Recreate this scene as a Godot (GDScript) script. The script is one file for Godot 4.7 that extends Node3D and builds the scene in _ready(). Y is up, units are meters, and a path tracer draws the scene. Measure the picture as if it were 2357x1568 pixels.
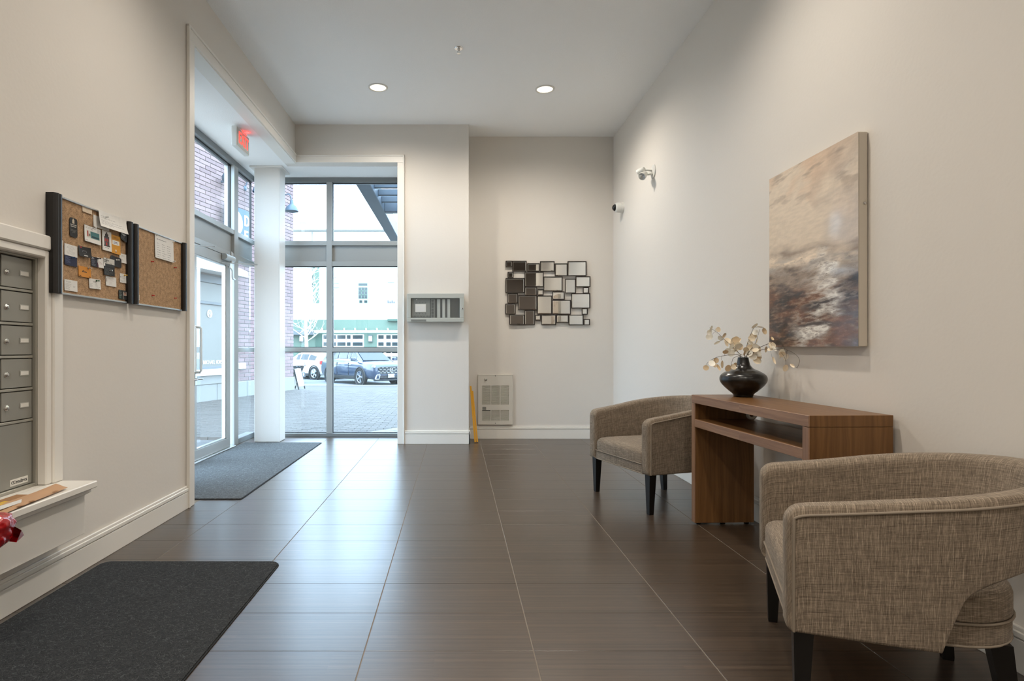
extends Node3D
# Apartment lobby with a glazed corner vestibule. Metres, y up; the camera stands at x = 0, depth = 0 and looks along -z.
# "d" in the code is the depth from the camera, so world z = -d.

var M := {}
var used := {}
var rng := RandomNumberGenerator.new()

# ------------------------------------------------------------------ helpers: names, metas
func numbered(n: String) -> String:
	if not used.has(n):
		used[n] = 0
		return n
	used[n] += 1
	return "%s_%03d" % [n, used[n]]

func tag(o: Node3D, label := "", category := "", group := "", kind := "") -> Node3D:
	if label: o.set_meta("label", label)
	if category: o.set_meta("category", category)
	if group: o.set_meta("group", group)
	if kind: o.set_meta("kind", kind)
	return o

func thing(called: String, label: String, category: String, at := Vector3.ZERO, turn := 0.0, group := "") -> Node3D:
	var o := Node3D.new()
	o.name = numbered(called)
	add_child(o)
	o.position = at
	o.rotation.y = turn
	tag(o, label, category, group)
	return o

func S() -> SurfaceTool:
	var st := SurfaceTool.new()
	st.begin(Mesh.PRIMITIVE_TRIANGLES)
	return st

func mi(called: String, mesh: Mesh, mat: Material, parent: Node = null) -> MeshInstance3D:
	var o := MeshInstance3D.new()
	o.mesh = mesh
	if mat: o.material_override = mat
	o.cast_shadow = GeometryInstance3D.SHADOW_CASTING_SETTING_ON
	if parent == null:
		o.name = numbered(called)
		add_child(o)
	else:
		o.name = called
		parent.add_child(o, true)
	return o

func obj(called: String, st: SurfaceTool, mat: Material, parent: Node = null) -> MeshInstance3D:
	return mi(called, st.commit(), mat, parent)

func struct(called: String, label: String, category: String, st: SurfaceTool, mat: Material) -> MeshInstance3D:
	var o := obj(called, st, mat)
	tag(o, label, category, "", "structure")
	return o

func dup(root: Node3D, label: String, at: Vector3, turn := 0.0, group := "") -> Node3D:
	var r: Node3D = root.duplicate()
	r.name = numbered(String(root.name))
	add_child(r)
	r.position = at
	r.rotation.y = turn
	r.set_meta("label", label)
	if group: r.set_meta("group", group)
	return r

# ------------------------------------------------------------------ helpers: shapes
func V(x: float, y: float, d: float) -> Vector3:
	return Vector3(x, y, -d)

func tri(st: SurfaceTool, a: Vector3, b: Vector3, c: Vector3, n: Array, uv: Array) -> void:
	var sw: bool = (c - a).cross(b - a).dot(n[0] + n[1] + n[2]) < 0.0
	var p := [a, b, c]
	for i in ([0, 2, 1] if sw else [0, 1, 2]):
		st.set_normal(n[i])
		st.set_uv(uv[i])
		st.add_vertex(p[i])

func puv(p: Vector3, n: Vector3, grain: int) -> Vector2:
	var k := n.abs().max_axis_index()
	var o := []
	for i in 3:
		if i != k: o.append(i)
	if o[0] != grain and o[1] == grain: o = [o[1], o[0]]
	return Vector2(p[o[0]], p[o[1]])

func poly(st: SurfaceTool, pts: Array, n: Vector3, grain := 0) -> void:
	for i in range(1, pts.size() - 1):
		tri(st, pts[0], pts[i], pts[i + 1], [n, n, n], [puv(pts[0], n, grain), puv(pts[i], n, grain), puv(pts[i + 1], n, grain)])

# A box from corner to corner with chamfered edges; xf moves it.
func box(st: SurfaceTool, a: Vector3, b: Vector3, bev := 0.0, grain := 0, xf := Transform3D()) -> void:
	var lo := Vector3(minf(a.x, b.x), minf(a.y, b.y), minf(a.z, b.z))
	var hi := Vector3(maxf(a.x, b.x), maxf(a.y, b.y), maxf(a.z, b.z))
	bev = minf(bev, 0.45 * minf(hi.x - lo.x, minf(hi.y - lo.y, hi.z - lo.z)))
	var pick := func(s: Vector3, face: int) -> Vector3:
		var p := Vector3.ZERO
		for i in 3:
			p[i] = (hi[i] if s[i] > 0 else lo[i]) - (0.0 if i == face else s[i] * bev)
		return p
	for k in 3:
		var i := (k + 1) % 3
		var j := (k + 2) % 3
		for s in [-1.0, 1.0]:
			var q := []
			for e in [[-1, -1], [1, -1], [1, 1], [-1, 1]]:
				var c := Vector3.ZERO
				c[k] = s
				c[i] = e[0]
				c[j] = e[1]
				q.append(pick.call(c, k))
			var n := Vector3.ZERO
			n[k] = s
			_xpoly(st, q, n, grain, xf)
	if bev <= 0.0: return
	for k in 3:
		var i := (k + 1) % 3
		var j := (k + 2) % 3
		for si in [-1.0, 1.0]:
			for sj in [-1.0, 1.0]:
				var c0 := Vector3.ZERO
				c0[i] = si
				c0[j] = sj
				c0[k] = -1
				var c1 := c0
				c1[k] = 1
				var n := Vector3.ZERO
				n[i] = si
				n[j] = sj
				_xpoly(st, [pick.call(c0, i), pick.call(c1, i), pick.call(c1, j), pick.call(c0, j)], n.normalized(), grain, xf)
	for sx in [-1.0, 1.0]:
		for sy in [-1.0, 1.0]:
			for sz in [-1.0, 1.0]:
				var c := Vector3(sx, sy, sz)
				_xpoly(st, [pick.call(c, 0), pick.call(c, 1), pick.call(c, 2)], c.normalized(), grain, xf)

func _xpoly(st: SurfaceTool, q: Array, n: Vector3, grain: int, xf: Transform3D) -> void:
	var nn := (xf.basis * n).normalized()
	var u := []
	for p in q: u.append(puv(p, n, grain))
	for i in range(1, q.size() - 1):
		tri(st, xf * q[0], xf * q[i], xf * q[i + 1], [nn, nn, nn], [u[0], u[i], u[i + 1]])

# box given by x, y and depth ranges
func bx(st: SurfaceTool, x0: float, x1: float, y0: float, y1: float, d0: float, d1: float, bev := 0.0, grain := 0) -> void:
	box(st, V(x0, y0, d0), V(x1, y1, d1), bev, grain)

# A bar of square section between two points
func bar(st: SurfaceTool, a: Vector3, b: Vector3, w: float, h: float, up := Vector3.UP, bev := 0.0) -> void:
	var x := (b - a).normalized()
	if absf(x.dot(up)) > 0.98: up = Vector3.RIGHT
	var z := x.cross(up).normalized()
	var y := z.cross(x)
	box(st, Vector3(0, -h / 2, -w / 2), Vector3((b - a).length(), h / 2, w / 2), bev, 0, Transform3D(Basis(x, y, z), a))

# Smooth surface through a grid of points; uv in metres along both ways.
func surf(st: SurfaceTool, P: Array, close_u := false, close_v := false, flip := false, uvs := Vector2.ONE) -> void:
	var nu := P.size()
	var nv: int = P[0].size()
	var N := []
	var U := []
	var su := 0.0
	for i in nu:
		var rn := PackedVector3Array()
		var ru := PackedVector2Array()
		if i > 0: su += (P[i][nv / 2] - P[i - 1][nv / 2]).length()
		var sv := 0.0
		for j in nv:
			if j > 0: sv += (P[i][j] - P[i][j - 1]).length()
			var a: Vector3 = P[(i + 1) % nu if close_u else mini(i + 1, nu - 1)][j] - P[(i - 1 + nu) % nu if close_u else maxi(i - 1, 0)][j]
			var b: Vector3 = P[i][(j + 1) % nv if close_v else mini(j + 1, nv - 1)] - P[i][(j - 1 + nv) % nv if close_v else maxi(j - 1, 0)]
			if a.length() < 1e-6:
				var i2 := mini(i + 1, nu - 1) if i == 0 else maxi(i - 1, 0)
				a = (P[i2][j] - P[i][j]) * (1.0 if i == 0 else -1.0)
			if b.length() < 1e-6:
				var i3 := i + 1 if i < nu / 2 else i - 1
				b = P[i3][(j + 1) % nv if close_v else mini(j + 1, nv - 1)] - P[i3][(j - 1 + nv) % nv if close_v else maxi(j - 1, 0)]
			var n := a.cross(b)
			n = n.normalized() if n.length() > 1e-12 else Vector3.UP
			rn.append(-n if flip else n)
			ru.append(Vector2(su, sv) * uvs)
		N.append(rn)
		U.append(ru)
	for i in (nu if close_u else nu - 1):
		var i2 := (i + 1) % nu
		for j in (nv if close_v else nv - 1):
			var j2 := (j + 1) % nv
			var ua: Vector2 = U[i][j]
			var ub: Vector2 = U[i2][j]
			var uc: Vector2 = U[i2][j2]
			var ud: Vector2 = U[i][j2]
			if j2 == 0:
				var l: float = (P[i][0] - P[i][nv - 1]).length() * uvs.y
				uc = ub + Vector2(0, l)
				ud = ua + Vector2(0, l)
			if i2 == 0:
				var l2: float = (P[0][j] - P[nu - 1][j]).length() * uvs.x
				ub = ua + Vector2(l2, 0)
				uc = ud + Vector2(l2, 0)
			tri(st, P[i][j], P[i2][j], P[i2][j2], [N[i][j], N[i2][j], N[i2][j2]], [ua, ub, uc])
			tri(st, P[i][j], P[i2][j2], P[i][j2], [N[i][j], N[i2][j2], N[i][j2]], [ua, uc, ud])

# Turned shape: profile of (radius, height), bottom to top.
func lathe(st: SurfaceTool, prof: Array, sides := 24, xf := Transform3D()) -> void:
	var P := []
	for p in prof:
		var r := PackedVector3Array()
		for j in sides:
			var a := TAU * j / sides
			r.append(xf * Vector3(p.x * cos(a), p.y, p.x * sin(a)))
		P.append(r)
	surf(st, P, false, true, false)

func tube(st: SurfaceTool, pts: Array, r0: float, r1 := -1.0, sides := 8) -> void:
	if r1 < 0: r1 = r0
	var P := []
	var up := Vector3.UP
	var n := pts.size()
	for i in n:
		var t: Vector3 = (pts[mini(i + 1, n - 1)] - pts[maxi(i - 1, 0)]).normalized()
		if absf(t.dot(up)) > 0.95: up = Vector3.RIGHT if absf(t.x) < 0.9 else Vector3.FORWARD
		var x := t.cross(up).normalized()
		var y := x.cross(t).normalized()
		up = y
		var rr := lerpf(r0, r1, float(i) / maxf(1, n - 1))
		var ring := PackedVector3Array()
		for j in sides:
			var a := TAU * j / sides
			ring.append(pts[i] + (x * cos(a) + y * sin(a)) * rr)
		if i == 0: P.append(_same(pts[0], sides))
		P.append(ring)
		if i == n - 1: P.append(_same(pts[i], sides))
	surf(st, P, false, true, false)

func _same(p: Vector3, n: int) -> PackedVector3Array:
	var r := PackedVector3Array()
	for i in n: r.append(p)
	return r

# Flat outline in xy pushed out along z from 0 to depth.
func prism(st: SurfaceTool, pts: PackedVector2Array, depth: float, xf := Transform3D()) -> void:
	var t := Geometry2D.triangulate_polygon(pts)
	for s in [0, 1]:
		var n := (xf.basis * Vector3(0, 0, 1 if s else -1)).normalized()
		for i in range(0, t.size(), 3):
			var p := []
			var u := []
			for k in 3:
				var q := pts[t[i + k]]
				p.append(xf * Vector3(q.x, q.y, depth * s))
				u.append(q)
			tri(st, p[0], p[1], p[2], [n, n, n], u)
	var cw := Geometry2D.is_polygon_clockwise(pts)
	for i in pts.size():
		var a := pts[i]
		var b := pts[(i + 1) % pts.size()]
		var e := (b - a).normalized()
		var n := (xf.basis * (Vector3(-e.y, e.x, 0) if cw else Vector3(e.y, -e.x, 0))).normalized()
		var l := a.distance_to(b)
		var q := [xf * Vector3(a.x, a.y, 0), xf * Vector3(b.x, b.y, 0), xf * Vector3(b.x, b.y, depth), xf * Vector3(a.x, a.y, depth)]
		tri(st, q[0], q[1], q[2], [n, n, n], [Vector2(0, 0), Vector2(l, 0), Vector2(l, depth)])
		tri(st, q[0], q[2], q[3], [n, n, n], [Vector2(0, 0), Vector2(l, depth), Vector2(0, depth)])

func curve(pts: Array, steps := 6) -> Array:
	var out := []
	var n := pts.size()
	for i in n - 1:
		var a: Vector3 = pts[maxi(i - 1, 0)]
		var d: Vector3 = pts[mini(i + 2, n - 1)]
		for k in steps:
			out.append(pts[i].cubic_interpolate(pts[i + 1], a, d, float(k) / steps))
	out.append(pts[n - 1])
	return out

func text(called: String, s: String, size: float, depth: float, mat: Material, parent: Node, xf: Transform3D, font := "Droid Sans", bold := true) -> MeshInstance3D:
	var f := SystemFont.new()
	f.font_names = PackedStringArray([font])
	if bold: f.font_weight = 700
	var t := TextMesh.new()
	t.font = f
	t.text = s
	t.font_size = 64
	t.pixel_size = size / 64.0
	t.depth = depth
	t.curve_step = 2.0
	var o := mi(called, t, mat, parent)
	o.transform = xf
	return o

# ------------------------------------------------------------------ helpers: materials and computed textures
func mat(c: Color, rough := 0.8, metal := 0.0, spec := 0.5) -> StandardMaterial3D:
	var m := StandardMaterial3D.new()
	m.albedo_color = c
	m.roughness = rough
	m.metallic = metal
	m.metallic_specular = spec
	return m

func noise(f: float, seed_ := 1, oct := 3) -> FastNoiseLite:
	var n := FastNoiseLite.new()
	n.noise_type = FastNoiseLite.TYPE_SIMPLEX_SMOOTH
	n.frequency = f
	n.seed = seed_
	n.fractal_octaves = oct
	return n

func tex(im: Image) -> ImageTexture:
	return ImageTexture.create_from_image(im)

func put(b: PackedByteArray, at: int, c: Color) -> void:
	b[at] = clampi(int(c.r * 255.0), 0, 255)
	b[at + 1] = clampi(int(c.g * 255.0), 0, 255)
	b[at + 2] = clampi(int(c.b * 255.0), 0, 255)

func bump_of(f: float, seed_: int, size := 256, oct := 3) -> NoiseTexture2D:
	var t := NoiseTexture2D.new()
	t.width = size
	t.height = size
	t.seamless = true
	t.noise = noise(f, seed_, oct)
	return t

func tex_tile() -> ImageTexture:
	var w := 1024
	var h := 512
	var b := PackedByteArray()
	b.resize(w * h * 3)
	var n := noise(0.05, 5, 2)
	var row := PackedFloat32Array()
	row.resize(h)
	for y in h: row[y] = 0.5 + 0.25 * n.get_noise_1d(y * 0.6) + rng.randf_range(-0.16, 0.16)
	var lines := PackedFloat32Array()
	lines.resize(w * h)
	for k in 520:
		var y := rng.randi_range(0, h - 1)
		var x0 := rng.randi_range(-300, w)
		var len_ := rng.randi_range(120, 620)
		var v := rng.randf_range(0.05, 0.42) * (1.0 if rng.randf() < 0.72 else -0.8)
		for x in range(maxi(x0, 0), mini(x0 + len_, w)):
			var e := minf(1.0, minf(x - x0, x0 + len_ - x) / 50.0)
			lines[y * w + x] += v * e
	for y in h:
		for x in w:
			var v := clampf(row[y] + lines[y * w + x] + 0.12 * n.get_noise_2d(x * 0.12, y * 3.0), 0.0, 1.3)
			put(b, (y * w + x) * 3, Color(0.145, 0.115, 0.092).lerp(Color(0.52, 0.44, 0.365), v * 0.72))
	return tex(Image.create_from_data(w, h, false, Image.FORMAT_RGB8, b))

func tex_fabric() -> ImageTexture:
	# linen: a fine two-over-one weave with pale upright slubs and darker level threads, drawn so that it repeats without a seam
	var w := 1024
	var b := PackedByteArray()
	b.resize(w * w * 3)
	var f := PackedFloat32Array()
	f.resize(w * w)
	var wy := PackedFloat32Array()
	var wx := PackedFloat32Array()
	for i in w / 2:
		wy.append(rng.randf_range(-0.09, 0.09))
		wx.append(rng.randf_range(-0.09, 0.11))
	for y in w:
		for x in w:
			f[y * w + x] = (wy[y / 2] if (y / 2 + x / 2) % 3 else wx[x / 2] + 0.10) + (0.05 if (x + y) % 2 else -0.05)
	for k in 15000:
		var up := rng.randf() < 0.55
		var l := rng.randi_range(16, 120) if up else rng.randi_range(16, 170)
		var v := rng.randf_range(0.08, 0.42) if up else rng.randf_range(-0.26, -0.05)
		if rng.randf() < 0.3: v = -v * 0.7
		var x := rng.randi_range(0, w / 2 - 1) * 2
		var y := rng.randi_range(0, w / 2 - 1) * 2
		for i in l:
			var e := v * minf(1.0, minf(i + 1, l - i) / 10.0)
			for j in 2:
				var at := ((y + i) % w) * w + (x + j) % w if up else ((y + j) % w) * w + (x + i) % w
				f[at] += e * (1.0 if (x + y + i / 2) % 3 else 0.45)
	for i in w * w:
		put(b, i * 3, Color(0.345, 0.315, 0.285).lerp(Color(0.79, 0.745, 0.69), clampf(0.42 + 0.78 * f[i], 0, 1)))
	return tex(Image.create_from_data(w, w, false, Image.FORMAT_RGB8, b))

func tex_wood(dark: Color, light: Color, seed_: int) -> ImageTexture:
	var w := 1024
	var h := 256
	var b := PackedByteArray()
	b.resize(w * h * 3)
	var n := noise(0.01, seed_, 4)
	for y in h:
		for x in w:
			var wob := 14.0 * n.get_noise_2d(x * 0.25, y * 0.5)
			var v := 0.5 + 0.9 * n.get_noise_2d(x * 0.07, (y + wob) * 3.2) + 0.25 * n.get_noise_2d(x * 0.5, y * 26.0)
			put(b, (y * w + x) * 3, dark.lerp(light, clampf(v, 0, 1)))
	return tex(Image.create_from_data(w, h, false, Image.FORMAT_RGB8, b))

func tex_cork() -> ImageTexture:
	var w := 512
	var b := PackedByteArray()
	b.resize(w * w * 3)
	var n := noise(0.16, 21, 2)
	var n2 := noise(0.03, 22, 2)
	for y in w:
		for x in w:
			var v := n.get_noise_2d(x, y)
			var c := Color(0.665, 0.555, 0.44).lerp(Color(0.72, 0.615, 0.50), clampf(0.5 + 1.2 * v, 0, 1))
			if v < -0.42: c = c.lerp(Color(0.42, 0.31, 0.22), 0.7)
			if v > 0.48: c = c.lerp(Color(0.80, 0.64, 0.46), 0.7)
			c = c * (1.0 + 0.12 * n2.get_noise_2d(x, y))
			put(b, (y * w + x) * 3, c)
	return tex(Image.create_from_data(w, w, false, Image.FORMAT_RGB8, b))

func tex_mat() -> ImageTexture:
	var w := 1024
	var b := PackedByteArray()
	b.resize(w * w * 3)
	var f := PackedFloat32Array()
	f.resize(w * w)
	for i in w * w: f[i] = 0.32 + rng.randf_range(-0.12, 0.12)
	for k in 26000:
		var x := rng.randf() * w
		var y := rng.randf() * w
		var a := rng.randf_range(-1.2, 1.2) + (0.0 if rng.randf() < 0.7 else 1.57)
		var l := rng.randi_range(6, 22)
		var v := rng.randf_range(0.15, 0.75) if rng.randf() < 0.42 else rng.randf_range(-0.3, -0.1)
		for s in l:
			a += rng.randf_range(-0.12, 0.12)
			x += cos(a)
			y += sin(a)
			var at := posmod(int(y), w) * w + posmod(int(x), w)
			f[at] = lerpf(f[at], 0.32 + v, 0.7)
	for i in w * w:
		put(b, i * 3, Color(0.13, 0.135, 0.14).lerp(Color(0.68, 0.685, 0.69), clampf(f[i], 0, 1) * 0.62))
	return tex(Image.create_from_data(w, w, false, Image.FORMAT_RGB8, b))

func tex_painting() -> ImageTexture:
	var w := 640
	var h := 832
	var b := PackedByteArray()
	b.resize(w * h * 3)
	var broad := noise(0.0032, 31, 3)
	var mid_n := noise(0.0058, 32, 4)
	var fine := noise(0.022, 33, 3)
	var cream := Color(0.86, 0.79, 0.70)
	var peach := Color(0.80, 0.65, 0.52)
	var taupe := Color(0.56, 0.49, 0.425)
	var grey := Color(0.62, 0.585, 0.55)
	var dark := Color(0.235, 0.175, 0.135)
	var rust := Color(0.47, 0.325, 0.225)
	var white := Color(0.91, 0.89, 0.85)
	for y in h:
		for x in w:
			var u := float(x) / w
			var v := float(y) / h
			# brush strokes run nearly level and rise a little to the right
			var s1 := broad.get_noise_2d(x * 0.8, y * 1.7 + x * 0.12)
			var s2 := mid_n.get_noise_2d(x * 0.55, y * 2.3 + x * 0.10)
			var s3 := fine.get_noise_2d(x * 0.55, y * 2.2 + x * 0.10)
			var e := v + 0.035 * s2 - 0.05 * (u - 0.5)
			# sky: cream, with peach and brown strokes along the top and on the right
			var c := cream.lerp(peach, clampf((0.20 - e) * 3.0 + 0.9 * s1 - 0.10, 0, 0.8))
			c = c.lerp(grey, clampf((u - 0.66) * 1.5 + 0.7 * s1, 0, 0.5) * clampf(1.2 - e * 1.5, 0, 1))
			c = c.lerp(taupe, clampf(s2 * 1.8 - 0.35, 0, 0.5) * clampf((0.34 - e) * 5.0, 0, 1))
			# far shore, the pale shallows, the grey water
			c = c.lerp(taupe, clampf(1.0 - absf(e - 0.475 - 0.03 * u) / 0.045, 0, 1) * clampf(0.75 + 1.4 * s1, 0, 1))
			var sh := clampf((e - 0.50) / 0.03, 0, 1)
			c = c.lerp(grey.lerp(cream, clampf(0.45 + 1.8 * s2, 0, 1)), sh * 0.9)
			var wt := clampf((e - 0.555) / 0.05, 0, 1)
			c = c.lerp(taupe.lerp(dark, clampf(0.35 + 1.7 * s2, 0, 1)), wt * clampf(0.75 + 0.8 * s1, 0, 1))
			# brown banks
			var bank := clampf((e - 0.64) / 0.08, 0, 1)
			var bc := rust.lerp(dark, clampf(0.42 + 1.5 * s2 + 0.9 * s1 + 0.9 * (v - 0.8), 0, 1)).lerp(taupe, clampf(0.9 * s3 + 0.6 * s1, 0, 0.6))
			c = c.lerp(bc, bank)
			# white water tumbling from the middle down to the left of centre
			var mx := 0.60 + 0.07 * sin((v - 0.5) * 11.0) - 0.30 * maxf(0, v - 0.83) + 0.16 * s2
			var wd := 0.07 + 0.20 * clampf((v - 0.52) * 2.6, 0, 1) - 0.10 * clampf((v - 0.85) * 6.0, 0, 1)
			var fall := clampf(1.35 - absf(u - mx) / wd, 0, 1) * clampf((e - 0.47) / 0.10, 0, 1)
			c = c.lerp(white.lerp(grey, clampf(0.30 + 1.4 * s3, 0, 1)), clampf(fall * (0.75 + 1.6 * s2 + 0.8 * s3), 0, 1))
			# a dark rock in the stream, violet grey at the lower right
			var rk := Vector2((u - 0.62) / 0.17, (v - 0.785 + 0.03 * s2) / 0.022).length()
			c = c.lerp(dark, clampf(1.5 - rk, 0, 1) * clampf(0.8 + s3, 0, 1))
			var rk2 := Vector2((u - 0.58) / 0.24, (v - 0.885 + 0.03 * s2) / 0.016).length()
			c = c.lerp(dark, clampf(1.4 - rk2, 0, 1) * 0.85)
			c = c.lerp(Color(0.50, 0.48, 0.51), clampf((u - 0.80) * 5.0, 0, 0.8) * clampf((v - 0.66) * 4.0, 0, 1) * clampf(0.7 + s2, 0, 1))
			# palette-knife ridges: short pale and dark strokes in the lower half
			var low := clampf((e - 0.46) * 6.0, 0, 1)
			var kn := fine.get_noise_2d(x * 0.9 + 700, y * 4.2)
			var kn2 := mid_n.get_noise_2d(x * 1.3 + 300, y * 7.0)
			c = c.lerp(white, clampf((0.07 - absf(kn - 0.12)) * 12.0, 0, 0.55) * low * clampf(kn2 * 3.0 - 0.1, 0, 1) * clampf(0.35 + fall, 0, 1))
			c = c.lerp(dark, clampf((0.07 - absf(kn + 0.15)) * 12.0, 0, 0.6) * low * clampf(-kn2 * 3.0, 0, 1))
			c = c.lerp((c - Color(0.45, 0.40, 0.35)) * 1.22 + Color(0.43, 0.375, 0.325), low)
			put(b, (y * w + x) * 3, c * (1.0 + (0.05 + 0.13 * clampf((e - 0.45) * 5.0, 0, 1)) * s3))
	return tex(Image.create_from_data(w, h, false, Image.FORMAT_RGB8, b))

func tex_plaster() -> NoiseTexture2D:
	return bump_of(0.09, 4, 256, 3)

func tex_pavers() -> Array:
	var w := 512
	var b := PackedByteArray()
	b.resize(w * w * 3)
	var hgt := PackedByteArray()
	hgt.resize(w * w * 3)
	var tone := PackedFloat32Array()
	for i in 64: tone.append(rng.randf_range(0.86, 1.12))
	for y in w:
		for x in w:
			var r := y / 64
			var xx := (x + (64 if r % 2 else 0)) % w
			var ey := mini(y % 64, 63 - y % 64)
			var ex := mini(xx % 128, 127 - xx % 128)
			var j := mini(ex, ey) < 3
			var t: float = tone[(r * 4 + xx / 128) % 64]
			var c := Color(0.52, 0.515, 0.51) * t
			if j: c = Color(0.30, 0.30, 0.29)
			put(b, (y * w + x) * 3, c)
			put(hgt, (y * w + x) * 3, Color(0.2, 0.2, 0.2) if j else Color(1, 1, 1))
	return [tex(Image.create_from_data(w, w, false, Image.FORMAT_RGB8, b)), tex(Image.create_from_data(w, w, false, Image.FORMAT_RGB8, hgt))]

func tri_map(m: StandardMaterial3D, scale: float, world := true) -> StandardMaterial3D:
	m.uv1_triplanar = true
	m.uv1_world_triplanar = world
	m.uv1_scale = Vector3.ONE * scale
	return m

func make_materials() -> void:
	M.wall = mat(Color(0.865, 0.845, 0.815), 0.75, 0.0, 0.3)
	M.wall.heightmap_enabled = true
	M.wall.heightmap_texture = tex_plaster()
	M.wall.heightmap_scale = 0.03
	tri_map(M.wall, 1.6)
	M.ceiling = mat(Color(0.955, 0.955, 0.95), 0.9, 0.0, 0.2)
	M.ceiling.heightmap_enabled = true
	M.ceiling.heightmap_texture = bump_of(0.13, 8, 256, 4)
	M.ceiling.heightmap_scale = 0.12
	tri_map(M.ceiling, 2.2)
	M.trim = mat(Color(0.90, 0.885, 0.855), 0.38)
	M.column = mat(Color(0.86, 0.845, 0.82), 0.5)
	M.dark_wall = mat(Color(0.42, 0.385, 0.36), 0.5)
	M.alu = mat(Color(0.65, 0.655, 0.645), 0.42, 0.3)
	M.alu_dark = mat(Color(0.50, 0.51, 0.51), 0.45, 0.3)
	M.spandrel = mat(Color(0.63, 0.635, 0.625), 0.5, 0.15)
	M.silver = mat(Color(0.80, 0.81, 0.81), 0.28, 0.85)
	M.steel = mat(Color(0.72, 0.715, 0.69), 0.36, 0.7)
	M.chrome = mat(Color(0.86, 0.86, 0.86), 0.12, 1.0)
	M.glass = mat(Color(0.90, 0.97, 0.98, 0.05), 0.0)
	M.glass.transparency = BaseMaterial3D.TRANSPARENCY_ALPHA
	M.mirror = mat(Color(0.90, 0.905, 0.90), 0.02, 1.0)
	M.bronze = mat(Color(0.17, 0.135, 0.11), 0.45)
	M.tile = mat(Color(0.94, 0.93, 0.91), 0.29, 0.0, 0.70)
	M.tile.albedo_texture = tex_tile()
	M.grout = mat(Color(0.52, 0.48, 0.43), 0.9)
	M.mat_dark = mat(Color(0.95, 0.96, 0.97), 1.0, 0.0, 0.1)
	M.mat_dark.albedo_texture = tex_mat()
	M.mat_dark.heightmap_enabled = true
	M.mat_dark.heightmap_texture = M.mat_dark.albedo_texture
	M.mat_dark.heightmap_scale = 0.25
	M.mat_grey = M.mat_dark.duplicate()
	M.mat_grey.albedo_color = Color(1.5, 1.52, 1.52)
	M.rubber = mat(Color(0.05, 0.05, 0.05), 0.8)
	M.fabric = mat(Color(0.93, 0.90, 0.86), 0.95, 0.0, 0.2)
	M.fabric.albedo_texture = tex_fabric()
	M.fabric.uv1_scale = Vector3(2.3, 2.3, 2.3)
	M.fabric.heightmap_enabled = true
	M.fabric.heightmap_texture = M.fabric.albedo_texture
	M.fabric.heightmap_scale = 0.06
	M.fabric.rim_enabled = true
	M.fabric.rim = 0.3
	M.fabric.rim_tint = 0.5
	M.fabric_plain = mat(Color(0.57, 0.525, 0.47), 0.95, 0.0, 0.2)
	M.leg = mat(Color(0.055, 0.045, 0.04), 0.35)
	M.wood = mat(Color(1, 1, 1), 0.36, 0.0, 0.45)
	M.wood.albedo_texture = tex_wood(Color(0.405, 0.275, 0.15), Color(0.51, 0.365, 0.215), 41)
	M.wood.uv1_scale = Vector3(1.0, 4.0, 1)
	M.wood_edge = mat(Color(1, 1, 1), 0.42, 0.0, 0.45)
	M.wood_edge.albedo_texture = tex_wood(Color(0.50, 0.375, 0.29), Color(0.62, 0.485, 0.385), 43)
	M.wood_edge.uv1_scale = Vector3(1.0, 4.0, 1)
	M.vase = mat(Color(0.045, 0.04, 0.038), 0.28)
	M.vase.clearcoat_enabled = true
	M.vase.clearcoat = 0.4
	M.vase.clearcoat_roughness = 0.15
	M.leaf = mat(Color(0.93, 0.88, 0.785), 0.7)
	M.leaf.backlight_enabled = true
	M.leaf.backlight = Color(0.35, 0.3, 0.22)
	M.leaf_pale = mat(Color(0.96, 0.95, 0.91), 0.7)
	M.leaf_pale.backlight_enabled = true
	M.leaf_pale.backlight = Color(0.4, 0.38, 0.33)
	M.leaf_brown = mat(Color(0.85, 0.765, 0.63), 0.7)
	M.leaf_brown.backlight_enabled = true
	M.leaf_brown.backlight = Color(0.28, 0.22, 0.15)
	M.stem = mat(Color(0.27, 0.21, 0.15), 0.7)
	M.paint = mat(Color(1, 1, 1), 0.45)
	M.paint.albedo_texture = tex_painting()
	M.paint.clearcoat_enabled = true
	M.paint.clearcoat = 0.8
	M.paint.clearcoat_roughness = 0.08
	M.paint.heightmap_enabled = true
	M.paint.heightmap_texture = bump_of(0.02, 77, 512, 4)
	M.paint.heightmap_scale = 0.14
	M.canvas = mat(Color(0.80, 0.765, 0.71), 0.9)
	M.cork = mat(Color(0.98, 0.96, 0.94), 0.9, 0.0, 0.2)
	M.cork.albedo_texture = tex_cork()
	M.cork.uv1_scale = Vector3(2.2, 2.2, 2.2)
	M.rail = mat(Color(0.10, 0.09, 0.085), 0.4)
	M.black = mat(Color(0.03, 0.03, 0.03), 0.5)
	M.dark_void = mat(Color(0.05, 0.05, 0.05), 0.9)
	M.mail = mat(Color(0.60, 0.595, 0.565), 0.42, 0.35)
	M.mail_frame = mat(Color(0.66, 0.65, 0.61), 0.35, 0.5)
	M.label = mat(Color(0.88, 0.87, 0.84), 0.6)
	M.ink = mat(Color(0.16, 0.16, 0.15), 0.7)
	M.kraft = mat(Color(0.75, 0.60, 0.465), 0.85)
	M.kraft_dark = mat(Color(0.62, 0.465, 0.32), 0.85)
	M.yellow_paper = mat(Color(0.86, 0.70, 0.24), 0.7)
	M.white_paper = mat(Color(0.86, 0.855, 0.84), 0.8)
	M.red_bag = mat(Color(0.66, 0.035, 0.07), 0.22)
	M.red_bag.clearcoat_enabled = true
	M.red_bag.clearcoat = 0.6
	M.red_bag.clearcoat_roughness = 0.2
	M.appliance = mat(Color(0.83, 0.815, 0.78), 0.45)
	M.panel_grey = mat(Color(0.70, 0.71, 0.685), 0.45)
	M.panel_inner = mat(Color(0.48, 0.485, 0.465), 0.55)
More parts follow.
